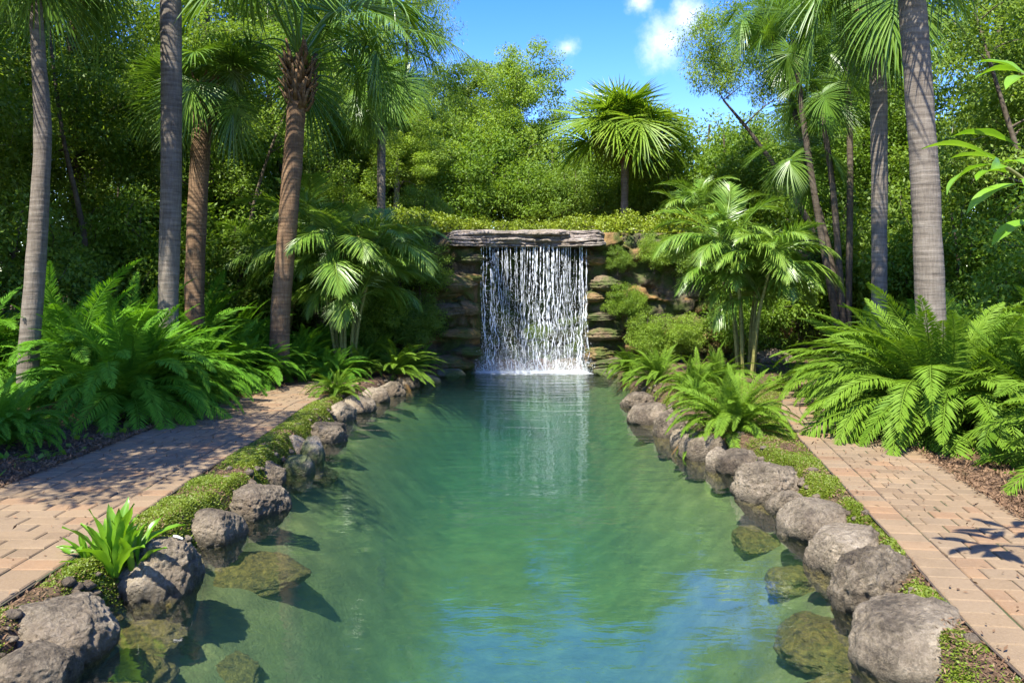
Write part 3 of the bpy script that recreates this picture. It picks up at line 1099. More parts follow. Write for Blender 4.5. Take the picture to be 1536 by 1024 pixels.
def feather_mesh(name, mat, seed, L, p0, p1, npair, pl, pw, start=0.1, ang=(15, 55), droop=0.12, rr=0.006, twist=0.0, prof='fern', sway=0.0, vdih=0.0):
    """a pinnate frond: rachis along +Y with leaflets to both sides"""
    g = np.random.default_rng(seed)
    n = 24
    C, a = arc(L, p0, p1, n)
    t = np.linspace(0, 1, n)
    C[:, 0] += sway * t ** 2 * L
    mb = MB()
    tube(mb, C, np.linspace(rr, rr * 0.25, n), 5, 0.75)
    tk = start + (1 - start) * np.linspace(0, 1, npair) ** 0.95
    for sgn in (-1, 1):
        tt = np.clip(tk + g.normal(0, 0.003, npair), 0, 1)
        B = np.stack([np.interp(tt, t, C[:, k]) for k in range(3)], -1)
        aa = np.interp(tt, t, a)
        T = np.stack([0 * aa + sway * 2 * tt * 0.6, np.cos(aa), np.sin(aa)], -1)
        T /= np.linalg.norm(T, axis=1)[:, None]
        Nn = np.stack([0 * aa, -np.sin(aa), np.cos(aa)], -1)
        q = np.clip((tt - start) / (1 - start), 0, 1)
        if prof == 'fern':
            ln = np.clip(q / 0.28, 0, 1) ** 0.6 * np.clip(1 - q, 0, 1) ** 0.5
            ln = np.maximum(ln, 0.10)
        else:
            ln = (0.62 + 0.38 * np.sin(np.pi * np.clip(q * 1.1, 0, 1))) * np.clip(1.12 - q ** 2.2, 0.2, 1)
        fa = np.radians(ang[0] + (ang[1] - ang[0]) * q + g.normal(0, 4, npair))
        X = np.zeros((npair, 3))
        X[:, 0] = sgn
        D = X * np.cos(fa)[:, None] + T * np.sin(fa)[:, None] + Nn * (vdih + g.normal(0, 0.06, npair))[:, None]
        D /= np.linalg.norm(D, axis=1)[:, None]
        Lk = pl * ln * g.uniform(0.9, 1.08, npair)
        blades(mb, B, D, Nn, Lk, pw * (0.5 + 0.5 * ln), droop * g.uniform(0.6, 1.5, npair), g, np.clip(g.normal(0.45, 0.16, npair) + 0.25 * q, 0, 1))
    return mb.mesh(name, mat, smooth=False)


def long_strip(mb, B, D, N, L, W, bend, tint, n=5, tipdroop=0.0):
    """narrow folded segments (fan palm fingers): arcs that bend down towards their tips"""
    k = len(B)
    S = np.cross(D, N)
    S /= np.linalg.norm(S, axis=1)[:, None] + 1e-9
    rows = []
    prof = np.interp(np.linspace(0, 1, n), [0, 0.35, 0.75, 1], [0.45, 1, 0.6, 0.03])
    for i, s in enumerate(np.linspace(0, 1, n)):
        c = B + D * (L * s)[:, None] + np.array([0, 0, -1.0]) * (L * bend * s ** 2.2)[:, None] - D * (L * bend * 0.35 * s ** 3)[:, None]
        w = (W * prof[i])[:, None]
        rows.append(np.stack([c - S * w / 2, c - N * w * 0.35, c + S * w / 2], 1))
    v = np.stack(rows, 1)                      # k, n, 3, 3
    f = []
    for i in range(n - 1):
        for j in (0, 1):
            f.append((i * 3 + j, i * 3 + j + 1, (i + 1) * 3 + j + 1, (i + 1) * 3 + j))
    f = np.array(f)
    ff = (np.arange(k)[:, None, None] * (3 * n) + f[None]).reshape(-1, 4)
    mb.add(v.reshape(-1, 3), ff, np.repeat(tint, 3 * n))


def fan_mesh(name, mat, seed, pet=1.0, blade=1.0, nseg=46, p0=60, p1=10, spread_=150, bend=0.25, costa=0.35, fold=0.25, wseg=0.034):
    g = np.random.default_rng(seed)
    C, a = arc(pet, p0, p1, 12, 1.1)
    mb = MB()
    tube(mb, C, np.linspace(0.020, 0.010, 12), 5, 0.85)
    a0 = a[-1]
    T = np.array([0, math.cos(a0), math.sin(a0)])
    Nn = np.array([0, -math.sin(a0), math.cos(a0)])
    X = np.array([1.0, 0, 0])
    # costa continues the petiole into the blade, curving down
    cc, ca = arc(costa * blade, math.degrees(a0), math.degrees(a0) - 55, 8)
    cc = cc + C[-1]
    th = np.radians(np.linspace(-spread_, spread_, nseg) + g.normal(0, 1.5, nseg))
    q = (np.cos(th) + 1) / 2
    B = np.stack([np.interp(q, np.linspace(0, 1, 8), cc[:, k]) for k in range(3)], -1)
    al = np.interp(q, np.linspace(0, 1, 8), ca)
    Tq = np.stack([0 * al, np.cos(al), np.sin(al)], -1)
    Nq = np.stack([0 * al, -np.sin(al), np.cos(al)], -1)
    D = X[None] * np.sin(th)[:, None] + Tq * np.cos(th)[:, None] + Nq * (fold * np.abs(np.sin(th)) + g.normal(0, 0.05, nseg))[:, None]
    D /= np.linalg.norm(D, axis=1)[:, None]
    Lk = blade * (0.72 + 0.28 * q) * g.uniform(0.9, 1.06, nseg)
    bd = bend * (0.7 + 0.8 * g.random(nseg))
    long_strip(mb, B, D, Nq, Lk, np.full(nseg, wseg), bd, np.clip(g.normal(0.5, 0.17, nseg), 0, 1), 6)
    return mb.mesh(name, mat, smooth=False)


# frond stocks ------------------------------------------------------
FERN = {}
for mk in ('fern', 'fern_light', 'fern_bank'):
    FERN[mk] = [feather_mesh('frond', M[mk], 10 + i, 1.0, p0, p1, 72, 0.180, 0.0165, sway=sw, droop=dr, vdih=vd)
                for i, (p0, p1, sw, dr, vd) in enumerate(((86, 35, 0.05, .10, .15), (80, 5, -0.06, .14, .1), (72, -25, 0.08, .18, .1), (66, -55, -0.05, .2, .05), (54, -65, 0.06, .22, .0), (36, -60, -0.08, .2, .0), (74, -75, 0.1, .2, .05)))]
LADY = [feather_mesh('frond', M['fern_light'], 60 + i, 1.0, p0, p1, 60, 0.14, 0.0145, sway=sw, droop=dr) for i, (p0, p1, sw, dr) in enumerate(((80, 10, .05, .1), (68, -20, -.06, .12), (52, -40, .08, .15), (35, -40, -.05, .15)))]
DEAD = [feather_mesh('dead_frond', M['fern_dead'], 70 + i, 1.0, p0, p1, 40, 0.12, 0.016, sway=sw, droop=0.5) for i, (p0, p1, sw) in enumerate(((40, -80, .1), (15, -60, -.12)))]
ARECA = [feather_mesh('frond', M['areca'], 80 + i, 1.0, p0, p1, 50, 0.36, 0.022, start=0.16, ang=(35, 62), droop=dr, prof='palm', rr=0.010, sway=sw, vdih=vd)
         for i, (p0, p1, sw, dr, vd) in enumerate(((78, -5, .06, .22, .25), (66, -35, -.08, .34, .2), (52, -55, .1, .42, .1), (36, -70, -.05, .45, .1)))]
FAN = [fan_mesh('leaf', M['palm'], 90 + i, pet, bl, ns, p0, p1, sp, bd, co, fo)
       for i, (pet, bl, ns, p0, p1, sp, bd, co, fo) in enumerate(((0.62, 1.12, 66, 86, 66, 150, 0.10, .4, .3), (0.66, 1.12, 66, 70, 32, 150, 0.20, .45, .3), (0.66, 1.10, 64, 48, 0, 148, 0.30, .5, .25), (0.62, 1.08, 62, 24, -30, 145, 0.32, .5, .2), (0.55, 1.0, 58, -5, -60, 140, 0.24, .4, .15)))]

FAN_HIGH = [fan_mesh('leaf', M['palm'], 190 + i, pet, bl, ns, p0, p1, sp, bd, co, fo)
            for i, (pet, bl, ns, p0, p1, sp, bd, co, fo) in enumerate(((1.15, 1.05, 66, 88, 70, 150, 0.15, .4, .3), (1.25, 1.05, 66, 78, 20, 148, 0.3, .5, .3), (1.3, 1.05, 64, 66, -25, 146, 0.4, .5, .25), (1.3, 1.0, 62, 50, -40, 144, 0.4, .5, .2)))]
SABAL = [fan_mesh('leaf', M['palm_light'], 290 + i, 0.62, 1.1, 54, p0, p1, 150, bd, .35, .25, 0.046)
         for i, (p0, p1, bd) in enumerate(((88, 76, .06), (80, 56, .10), (64, 34, .14), (46, 12, .2), (28, 0, .2)))]
GOLD = math.pi * (3 - math.sqrt(5))


def rosette(root, stock, n, size, g, base_r=0.05, order=None, lean=None, zoff=0.0, name='frond', jit=9, zspan=0.0, roll=None):
    for i in range(n):
        r = (i + 0.5) / n
        k = min(len(stock) - 1, int(r * len(stock) + g.uniform(-0.5, 0.5)))
        k = max(0, k)
        az = GOLD * i + g.uniform(-0.3, 0.3)
        if lean is not None and g.random() < lean[1]:
            az = lean[0] - math.pi / 2 + g.gauss(0, 0.75)
        s = size * (0.80 + 0.30 * g.random()) * (0.85 + 0.2 * math.sin(r * math.pi))
        d = base_r * (0.3 + r)
        link(name, stock[k], root, (-math.sin(az) * d, math.cos(az) * d, zoff - zspan * r),
             (R(g.gauss(0, jit)), R(g.gauss(0, jit if roll is None else roll)), az), s)


def fern(x, y, size, n, label, mat='fern', group=None, lean=None, seed=None, name='fern', stock=None):
    g = random.Random(seed if seed is not None else int(x * 911 + y * 577))
    root = thing(name, (x, y, gz(x, y) - 0.02), label, 'fern', group)
    rosette(root, stock or FERN[mat], n, size, g, base_r=0.10 * size, lean=lean)
    rosette(root, DEAD, 2 + n // 14, size * 0.85, g, base_r=0.08 * size)
    return root


# ------------------------------------------------------------------ ferns
G1 = 'tall ferns banked along the left path'
E = 0.0    # azimuth of +x: lean towards the path
LB = [
    # x, y, size, n, label
    (-5.85, 12.0, 2.05, 96, 'biggest dark green fern of the left bank, right of the first leaning palm trunk'),
    (-6.05, 13.0, 1.95, 74, 'fern in front of the straight grey palm trunk, left path'),
    (-5.75, 14.3, 1.65, 60, 'fern right at the foot of the straight grey palm, behind the first two'),
    (-5.65, 15.4, 1.55, 54, 'fern before the brown palm trunk on the left bank'),
    (-5.75, 16.5, 1.65, 54, 'fern between the brown palm and the ringed palm, left bank'),
    (-5.45, 17.6, 1.55, 50, 'fern below the ringed palm trunk with the big leaf bases'),
    (-5.05, 15.4, 1.4, 50, 'fern spilling over the path edge in front of the ringed palm'),
    (-4.6, 16.9, 1.35, 48, 'fern right of the ringed palm foot at the path end'),
    (-4.85, 18.4, 1.45, 48, 'last fern of the left bank where the path bends away'),
    (-7.5, 13.6, 2.5, 64, 'fern in the second row, left behind the biggest fern'),
    (-7.4, 15.4, 2.4, 60, 'second row fern behind the straight grey palm'),
    (-7.2, 17.6, 2.35, 58, 'second row fern behind the brown palm'),
    (-6.7, 19.2, 1.9, 50, 'second row fern at the back of the left bed, beside the cane palm'),
    (-9.4, 13.6, 2.4, 58, 'fern at left frame edge behind the leaning palm trunk'),
    (-6.15, 9.6, 0.95, 56, 'low feathery fern at the left edge, right behind the path curb'),
    (-6.4, 8.5, 0.9, 52, 'low feathery fern at the left edge, nearest the camera'),
    (-8.9, 13.0, 1.5, 52, 'middle sized fern left of the first palm trunk foot'),
]
for k, (x, y, s, n, lab) in enumerate(LB):
    fern(x, y, s, n, lab, 'fern_bank', G1, lean=(R(-25), 0.35))
G2 = 'ferns on the pond banks'
fern(-3.12, 14.2, 0.68, 44, 'small fern at the end of the left path, by the dark rocks', 'fern', G2, stock=FERN['fern'])
fern(-2.55, 17.6, 1.05, 64, 'light yellow green fern left of the waterfall over the water', 'fern_light', G2, lean=(R(-60), 0.4), stock=LADY)
fern(-3.3, 17.2, 0.85, 34, 'green low fern behind the shaded rocks, left far bank', 'fern', G2, lean=(R(-40), 0.3))
fern(-3.75, 16.5, 0.95, 44, 'dark low fern beside the bending left path', 'fern_bank', G2, lean=(R(-40), 0.3))
fern(-2.3, 19.3, 0.8, 50, 'bright fern close to the left side of the fall', 'fern_light', G2, stock=LADY)
fern(2.95, 10.6, 1.0, 84, 'bright arching fern alone on the right bank beside the path start', 'fern_light', G2, stock=FERN['fern_light'])
fern(3.05, 13.2, 0.62, 40, 'small fern behind the lone right bank fern', 'fern_light', G2, stock=FERN['fern_light'])
fern(3.35, 14.6, 0.85, 46, 'spreading fern of the far right bank below the cane palm', 'fern_light', G2, stock=FERN['fern_light'])
fern(3.0, 16.3, 0.95, 72, 'fern with long pale fronds reaching left to the fall', 'fern_light', G2, lean=(R(200), 0.35), stock=LADY)
fern(4.1, 15.8, 0.95, 40, 'fern right of the far right bank fern, under cane stems', 'fern', G2)
fern(2.75, 18.4, 0.8, 54, 'fern at the right side of the fall over the mossy shelf', 'fern', G2, lean=(R(200), 0.3))
fern(-4.4, 19.6, 1.5, 44, 'deep green fern in the corner between the left cane palm and the wall', 'fern_bank', G2, lean=(R(-30), 0.4))
fern(-3.3, 18.9, 1.15, 44, 'fern under the fronds of the left cane palm', 'fern', G2, lean=(R(-30), 0.4))
G3 = 'large ferns right of the right path'
RB = [
    (5.35, 10.6, 1.72, 84, 'huge bright fern in front of the two right palm trunks', 'fern_light'),
    (5.75, 12.4, 1.5, 70, 'bright fern left of the huge one where right path disappears', 'fern_light'),
    (6.0, 14.0, 1.5, 60, 'fern behind the bend of the right path', 'fern_light'),
    (5.95, 9.6, 1.4, 48, 'fern right of the huge bright fern, darker stems', 'fern'),
    (6.3, 12.2, 1.7, 44, 'fern between and behind the two right palm trunks', 'fern'),
    (7.6, 11.2, 1.7, 44, 'tall fern at the right edge behind the others', 'fern'),
    (5.75, 7.5, 1.5, 46, 'cut off fern at the right frame edge with long fronds across the mulch', 'fern_light'),
    (5.35, 6.7, 0.85, 34, 'low fern at right frame edge nearest the camera', 'fern'),
    (6.9, 9.0, 1.7, 40, 'high fern behind the cut off right edge fern', 'fern_light'),
    (7.6, 14.6, 1.6, 36, 'dim fern in shade behind the grey palms right', 'fern_bank'),
]
for k, (x, y, s, n, lab, mk) in enumerate(RB):
    fern(x + 0.35, y, s * 1.3, int(n * 1.4), lab, mk, G3, lean=(R(215), 0.25))

# ------------------------------------------------------------------ palms


def trunk_warp(seed, amp=0.05):
    def w(n, s):
        g = np.random.default_rng(seed)
        zz, aa = np.meshgrid(np.arange(n) * 0.12, np.arange(s) / s * 2 * math.pi, indexing='ij')
        q = np.stack([np.cos(aa) * 1.2, np.sin(aa) * 1.2, zz * 2], -1).reshape(-1, 3)
        rings = 0.005 * (np.sin(np.arange(n) * 2.1 + g.uniform(0, 6)) > 0.3)[:, None]
        return 1 + amp * fbm(q, seed, 3).reshape(n, s) + rings
    return w


def boots(mb, c, r0, r1, h, n, g, spray=0.35, stub=0.35):
    """crossed dead leaf bases round the head of a trunk"""
    for i in range(n):
        z = h * i / n
        az = GOLD * i + g.uniform(-0.2, 0.2)
        r = r0 + (r1 - r0) * math.sin(min(1, i / n * 1.2) * math.pi * 0.6)
        d = Vector((math.cos(az), math.sin(az), 0))
        side = Vector((-d.y, d.x, 0))
        b = c + d * (r * 0.80) + Vector((0, 0, z))
        L = stub * g.uniform(0.6, 1.2)
        w = 0.06 * g.uniform(0.6, 1.25)
        m = b + d * (0.03 + spray * 0.16) + Vector((0, 0, L * 0.5)) + side * g.uniform(-0.05, 0.05)
        e = m + d * (spray * 0.30 * g.uniform(0.2, 1.5)) + Vector((0, 0, L * 0.6)) + side * g.uniform(-0.08, 0.08)
        v = [b - side * w, b + side * w, m + side * w * 0.6 + d * 0.02, m - side * w * 0.6 + d * 0.02, e + side * w * 0.3, e - side * w * 0.3]
        v2 = [q + d * 0.025 for q in v]
        f = [(0, 1, 2, 3), (3, 2, 4, 5), (7, 6, 9, 8), (8, 9, 11, 10), (1, 0, 6, 7), (2, 1, 7, 8), (4, 2, 8, 10), (0, 3, 9, 6), (3, 5, 11, 9), (5, 4, 10, 11)]
        mb.add([tuple(q) for q in v + v2], f, g.random())


def palm(ctrl, rad, label, nleaf, size, bark='bark_grey', boot_h=0.0, seed=1, stock=None, name='palm_tree', group='palms round the pond', extra=None, low=0.0, boot_n=46):
    """ctrl: world points from foot to head"""
    g = random.Random(seed)
    foot = Vector(ctrl[0])
    root = thing(name, foot, label, 'palm', group)
    pts = smooth_path([Vector(c) - foot for c in ctrl], 90)
    rr = np.interp(np.linspace(0, 1, 90), np.linspace(0, 1, len(rad)), rad)
    mb = MB()
    tube(mb, pts, rr, 24, 0.5, warp=trunk_warp(seed))
    mb.build('trunk', M[bark], root)
    head = Vector(pts[-1])
    if boot_h > 0:
        mb = MB()
        boots(mb, head - Vector((0, 0, boot_h * 0.85)), rr[-1] * 0.95, rr[-1] * 1.2, boot_h, boot_n, g)
        mb.build('leaf_base', M['boot'], root)
    rosette(root, stock or FAN, nleaf, size, g, base_r=rr[-1] * 0.6, name='leaf', zoff=head.z + 0.02, jit=8, zspan=low, roll=24)
    for ch in root.children:
        if ch.name.startswith('leaf') and not ch.name.startswith('leaf_base'):
            ch.location.x += head.x
            ch.location.y += head.y
    return root, head


# left side
palm([(-7.55, 12.4, 0.2), at(43, 540, 12.4), at(52, 420, 12.4), at(60, 300, 12.4), at(64, 190, 12.4), at(58, 90, 12.4), at(52, -30, 12.4), at(50, -130, 12.4)],
     [0.165, 0.15, 0.135, 0.12, 0.095, 0.09], 'first palm on the left, slender grey brown trunk leaning in a gentle curve', 24, 1.15, seed=11, low=0.35, boot_h=0.5)
palm([(-6.15, 14.2, 0.2), at(252, 470, 14.2), at(256, 300, 14.2), at(257, 100, 14.2), at(255, -60, 14.2), at(254, -250, 14.2), at(252, -420, 14.2)],
     [0.185, 0.175, 0.18, 0.18, 0.165], 'tall straight pale grey palm trunk, second from the left, head out of view', 16, 1.15, seed=12, low=0.3, boot_h=0.5)
palm([(-6.75, 17.0, 0.2), at(292, 420, 17.0), at(298, 280, 17.0), at(304, 178, 17.0), at(308, 140, 17.0)],
     [0.21, 0.20, 0.20, 0.19], 'rough brown trunk fan palm with full green fan leaves above the left ferns', 26, 0.92, 'bark_brown', seed=13, boot_h=0.75, low=0.1, stock=FAN[:4])
pD, headD = palm([(-4.75, 16.2, 0.2), at(421, 470, 16.2), at(432, 330, 16.2), at(441, 220, 16.2), at(446, 140, 16.2), at(449, 105, 16.2)],
                 [0.205, 0.195, 0.19, 0.185, 0.185], 'ringed brown palm with thick splayed leaf bases and long arching petioles', 0, 1.42, 'bark_brown', seed=14, boot_h=1.0, low=-0.5, boot_n=80, stock=FAN_HIGH)
g = random.Random(141)
for az, k, s, dz in ((-20, 0, 1.7, .25), (40, 0, 1.7, .25), (100, 0, 1.75, .2), (160, 0, 1.7, .25), (-80, 0, 1.8, .2), (-140, 0, 1.7, .2), (20, 1, 1.6, .2), (80, 1, 1.5, .25), (150, 1, 1.45, .2), (-150, 1, 1.5, .25), (-60, 1, 1.55, .2),
                     (-88, 2, 1.05, .05), (-70, 3, 0.85, 0), (-105, 2, 1.2, .1), (-45, 2, 1.25, .1), (10, 2, 1.3, .1), (60, 2, 1.3, .15)):
    link('leaf', FAN_HIGH[k], pD, (headD.x, headD.y, headD.z + dz), (R(g.gauss(0, 5)), R(g.gauss(0, 22)), R(az)), s)
# its long feathered frond reaching out over the pond
LONG = feather_mesh('frond', M['palm'], 140, 4.6, 42, -62, 60, 0.62, 0.034, start=0.25, ang=(30, 60), droop=0.6, prof='palm', rr=0.022)
for az, p, s in ((-95, 0, 1.0), (-62, 4, 0.92), (-130, 3, 0.85), (60, 5, 0.9)):
    link('frond', LONG, pD, (headD.x, headD.y, headD.z - 0.05), (R(p), 0, R(az)), s)
palm([(-3.78, 23.0, 3.1), at(572, 240, 23.0), at(572, 140, 23.0)], [0.125, 0.12, 0.115], 'thin pale palm trunk rising behind the left end of the wall', 18, 1.0, seed=15, low=0.1)
# centre: sabal palm on the raised bed
palm([(3.65, 26.0, 3.2), at(937, 290, 26.0), at(938, 212, 26.0)], [0.125, 0.12, 0.14], 'round headed fan palm standing alone above the wall, right of the fall', 44, 1.36, 'bark_grey', seed=16, boot_h=0.9, low=0.1, stock=SABAL)
# right side
palm([(5.62, 10.6, 0.25), at(1394, 420, 10.6), at(1386, 250, 10.6), at(1374, 80, 10.6), at(1366, -40, 10.6), at(1360, -210, 10.6)],
     [0.185, 0.178, 0.172, 0.168, 0.16], 'thick pale grey palm trunk nearest on the right, leaning slightly left', 26, 1.2, seed=17, low=0.3, boot_h=0.5)
palm([(7.0, 15.2, 0.3), at(1319, 410, 15.2), at(1319, 250, 15.2), at(1317, 100, 15.2), at(1314, 40, 15.2), at(1312, -5, 15.2)],
     [0.135, 0.14, 0.155, 0.165, 0.17], 'straight grey palm left of the thick one, shaggy brown head at the top', 28, 1.05, seed=18, boot_h=0.95, low=0.25, boot_n=80)

# clumping fan palm, several stems from one foot
g = random.Random(31)
clump = thing('clumping_palm', (8.05, 19.0, 0.35), 'clump of slim dark stems fanning up left with drooping fan leaves at every head', 'palm', 'palms round the pond')
o0 = Vector((8.05, 19.0, 0.35))
for k, (u, v, mid) in enumerate(((1190, 60, (1215, 250)), (1228, 145, (1250, 290)), (1268, 60, (1275, 230)), (1200, 245, (1235, 340)), (1150, 20, (1200, 200)), (1300, 215, (1290, 320)))[:5]):
    dd = 19.0 + 0.25 * k - 0.5
    hd = at(u, v, dd) - o0
    pts = smooth_path([Vector((0.06 * (k - 2), 0.05 * (k % 3), -0.1)), at(*mid, dd) - o0, hd], 30)
    mb = MB()
    tube(mb, pts, np.linspace(0.085, 0.06, 30), 10)
    mb.build('stem', M['bark_tree'], clump)
    for i in range(11):
        kk = min(4, max(0, int(i / 11 * 5 + g.uniform(0, 1))))
        az = GOLD * i + k
        link('leaf', FAN[kk], clump, hd, (R(g.gauss(0, 8)), R(g.gauss(0, 24)), az), 0.72 * g.uniform(0.85, 1.15))


def cane_palm(x, y, stems, nf, size, label, seed, hs=(1.6, 2.6)):
    g = random.Random(seed)
    z0 = gz(x, y) - 0.03
    root = thing('cane_palm', (x, y, z0), label, 'palm', 'cane palms flanking the fall')
    for k in range(stems):
        az = GOLD * k + g.uniform(-0.4, 0.4)
        h = g.uniform(*hs)
        lean = g.uniform(0.12, 0.42) * h * 0.55
        b = Vector((math.cos(az) * 0.16, math.sin(az) * 0.16, 0))
        e = Vector((math.cos(az) * (0.16 + lean), math.sin(az) * (0.16 + lean), h))
        pts = smooth_path([b, b * 0.5 + e * 0.5 + Vector((-math.cos(az) * 0.06, -math.sin(az) * 0.06, 0.1)), e], 24)
        mb = MB()
        tube(mb, pts, np.linspace(0.042, 0.026, 24), 8)
        mb.build('stem', M['cane'], root)
        for i in range(nf):
            kk = min(3, int(i / nf * 4 + g.random() * 0.6))
            a2 = GOLD * i + az * 2 + g.uniform(-0.3, 0.3)
            link('frond', ARECA[kk], root, e, (R(g.gauss(0, 8)), R(g.gauss(0, 8)), a2), size * g.uniform(0.8, 1.15))


cane_palm(-3.75, 17.9, 9, 10, 1.85, 'feathery cane palm left of the waterfall, fronds hanging to the water side', 41, (1.5, 3.1))
cane_palm(5.05, 17.2, 10, 9, 1.62, 'feathery cane palm right of the waterfall, with many yellow green canes', 42, (1.6, 2.9))
cane_palm(5.1, 22.6, 4, 7, 1.35, 'cane palm up on the wall right of the round headed fan palm', 43, (0.5, 1.2))
cane_palm(-6.0, 20.6, 6, 7, 1.8, 'darker cane palm deeper in the bed left of the feathery one', 44, (1.4, 3.0))
# small fan palms of the understorey


def palmetto(x, y, n, size, label, seed):
    g = random.Random(seed)
    root = thing('palmetto', (x, y, gz(x, y)), label, 'palm', 'stemless fan palms under the trees')
    rosette(root, FAN[:4], n, size, g, base_r=0.12, name='leaf')


palmetto(-10.2, 14.6, 18, 1.35, 'stemless fan palm in shade at the left edge behind the first trunk', 51)
palmetto(-8.6, 17.6, 16, 1.3, 'stemless fan palm deep between the first and second left trunks', 52)
palmetto(9.1, 16.6, 16, 1.3, 'stemless fan palm in the shade between the right palm trunks', 53)
palmetto(11.0, 15.0, 16, 1.4, 'stemless fan palm behind the thick right trunk', 54)

# ------------------------------------------------------------------ trees


def leaves(mb, C, clr, n_per, L, W, g, flat=0.7, droop=0.3):
    k = len(C)
    n = k * n_per
    c = np.repeat(C, n_per, 0)
    rr = np.repeat(clr, n_per)
    d = g.normal(size=(n, 3))
    d /= np.linalg.norm(d, axis=1)[:, None]
    rad = g.random(n) ** 0.45
    p = c + d * (rad * rr)[:, None] * np.array([1, 1, flat])
    # leaves hang outwards and down
    D = d * 0.7 + g.normal(size=(n, 3)) * 0.6 + np.array([0, 0, -droop])
    D /= np.linalg.norm(D, axis=1)[:, None]
    Nn = g.normal(size=(n, 3)) * 0.55 + np.array([0, 0, 1.0]) + d * 0.35
    S = np.cross(D, Nn)
    S /= np.linalg.norm(S, axis=1)[:, None] + 1e-9
    l = (L * g.uniform(0.6, 1.25, n))[:, None]
    w = (W * g.uniform(0.6, 1.25, n))[:, None]
    v = np.stack([p, p + D * l * 0.45 - S * w * 0.5, p + D * l, p + D * l * 0.45 + S * w * 0.5], 1)
    f = (np.arange(n)[:, None] * 4 + np.array([0, 1, 2, 3])[None])
    ct = np.repeat(g.normal(0, 0.12, k), n_per)
    mb.add(v.reshape(-1, 3), f, np.repeat(np.clip(g.normal(0.48, 0.17, n) + ct, 0, 1), 4))


def crown_points(g, ells, n, shell=0.45):
    vol = np.array([e[1][0] * e[1][1] * e[1][2] for e in ells]) ** 0.8
    pick = g.choice(len(ells), n, p=vol / vol.sum())
    d = g.normal(size=(n, 3))
    d /= np.linalg.norm(d, axis=1)[:, None]
    r = g.random(n) ** shell
    return np.array([np.array(ells[q][0]) + d[i] * r[i] * np.array(ells[q][1]) for i, q in enumerate(pick)])


def tree_meshes(seed, trunk, r0, ells, ncl, clr, nper, L, W, mat, bark='bark_tree', flat=0.7, droop=0.3, limb_every=1):
    g = np.random.default_rng(seed)
    C = crown_points(g, ells, ncl)
    tp = smooth_path(trunk, 40)
    tb = MB()
    tr = np.linspace(r0, r0 * 0.25, 40)
    tube(tb, tp, tr, 12, warp=trunk_warp(seed, 0.1))
    nodes, nrad = list(tp[8:]), list(tr[8:])
    order = np.argsort(np.linalg.norm(C - tp[20], axis=1))
    for q in order[::limb_every]:
        c = C[q]
        A = np.array(nodes)
        dz = A[:, 2] - c[2]
        cost = np.linalg.norm(A - c, axis=1) + np.where(dz > -0.2, (dz + 0.2) * 1.2, 0)
        k = int(np.argmin(cost))
        s, rs = A[k], nrad[k]
        ln = np.linalg.norm(c - s)
        if ln < 0.15:
            continue
        m = (s + c) / 2 + g.normal(size=3) * ln * 0.10 + np.array([0, 0, 0.10 * ln])
        pts = smooth_path([s, m, c], 8)
        ra = np.linspace(min(rs * 0.6, 0.02 + ln * 0.022), 0.008, 8)
        tube(tb, pts, ra, 5)
        nodes += list(pts[2:])
        nrad += list(ra[2:])
    cb = MB()
    leaves(cb, C, np.full(len(C), clr) * g.uniform(0.7, 1.3, len(C)), nper, L, W, g, flat, droop)
    return tb.mesh('trunk', M[bark]), cb.mesh('crown', M[mat], smooth=False)


TREES = {}
TREES['broad'] = [tree_meshes(601, [(0, 0, -0.3), (0.15, 0, 2.4), (-0.2, 0.1, 5), (0.1, 0, 8.2)], 0.24,
                              [((0, 0, 6.6), (3.0, 2.8, 2.6)), ((1.5, 0.4, 4.6), (2.3, 2.2, 1.6)), ((-1.7, -0.3, 5.0), (2.2, 2.1, 1.8)), ((0.2, 0, 8.3), (1.7, 1.7, 1.3))], 170, 0.62, 380, 0.115, 0.060, mk, 'bark_pale') for mk in ('tree', 'tree_light')]
TREES['tall'] = [tree_meshes(602, [(0, 0, -0.3), (0.3, 0, 4), (0.1, 0.2, 8), (0.2, 0, 12)], 0.22,
                             [((0.1, 0, 9), (2.4, 2.4, 3.6)), ((-1.0, -0.4, 5.5), (2.2, 2.0, 2.0)), ((1.2, 0.2, 4.6), (2.0, 2.0, 1.8)), ((0, -0.6, 2.9), (1.9, 1.7, 1.2))], 200, 0.60, 280, 0.115, 0.055, mk) for mk in ('tree_dark', 'tree')]
TREES['willow'] = [tree_meshes(603, [(0, 0, -0.3), (-0.3, 0, 3), (0.3, 0.2, 6.5), (0.2, 0, 11)], 0.16,
                               [((0, 0, 8.2), (2.3, 2.3, 3.4)), ((0.9, -0.4, 4.6), (2.1, 1.9, 1.9)), ((-1.0, 0.2, 5.6), (1.9, 1.9, 1.9)), ((0.1, 0, 2.6), (1.7, 1.5, 1.2))], 200, 0.60, 330, 0.16, 0.030, mk, droop=0.9, flat=1.0) for mk in ('tree_light', 'tree')]
TREES['bush'] = [tree_meshes(604, [(0, 0, -0.2), (0.1, 0, 0.8), (0.0, 0.1, 1.6), (0.1, 0, 2.6)], 0.07,
                             [((0, 0, 1.7), (1.5, 1.4, 1.3)), ((0.6, -0.2, 1.0), (1.1, 1.0, 0.8)), ((-0.7, 0, 1.1), (1.1, 1.0, 0.8))], 90, 0.42, 230, 0.10, 0.048, mk) for mk in ('tree_dark', 'tree', 'tree_light')]
TREES['hedge'] = [tree_meshes(605, [(0, 0, -0.1), (0.02, 0, 0.12), (0, 0.02, 0.26), (0, 0, 0.45)], 0.03,
                              [((0, 0, 0.3), (0.85, 0.6, 0.33)), ((0.45, -0.1, 0.22), (0.55, 0.5, 0.25))], 70, 0.17, 90, 0.062, 0.032, mk) for mk in ('hedge', 'tree_light')]


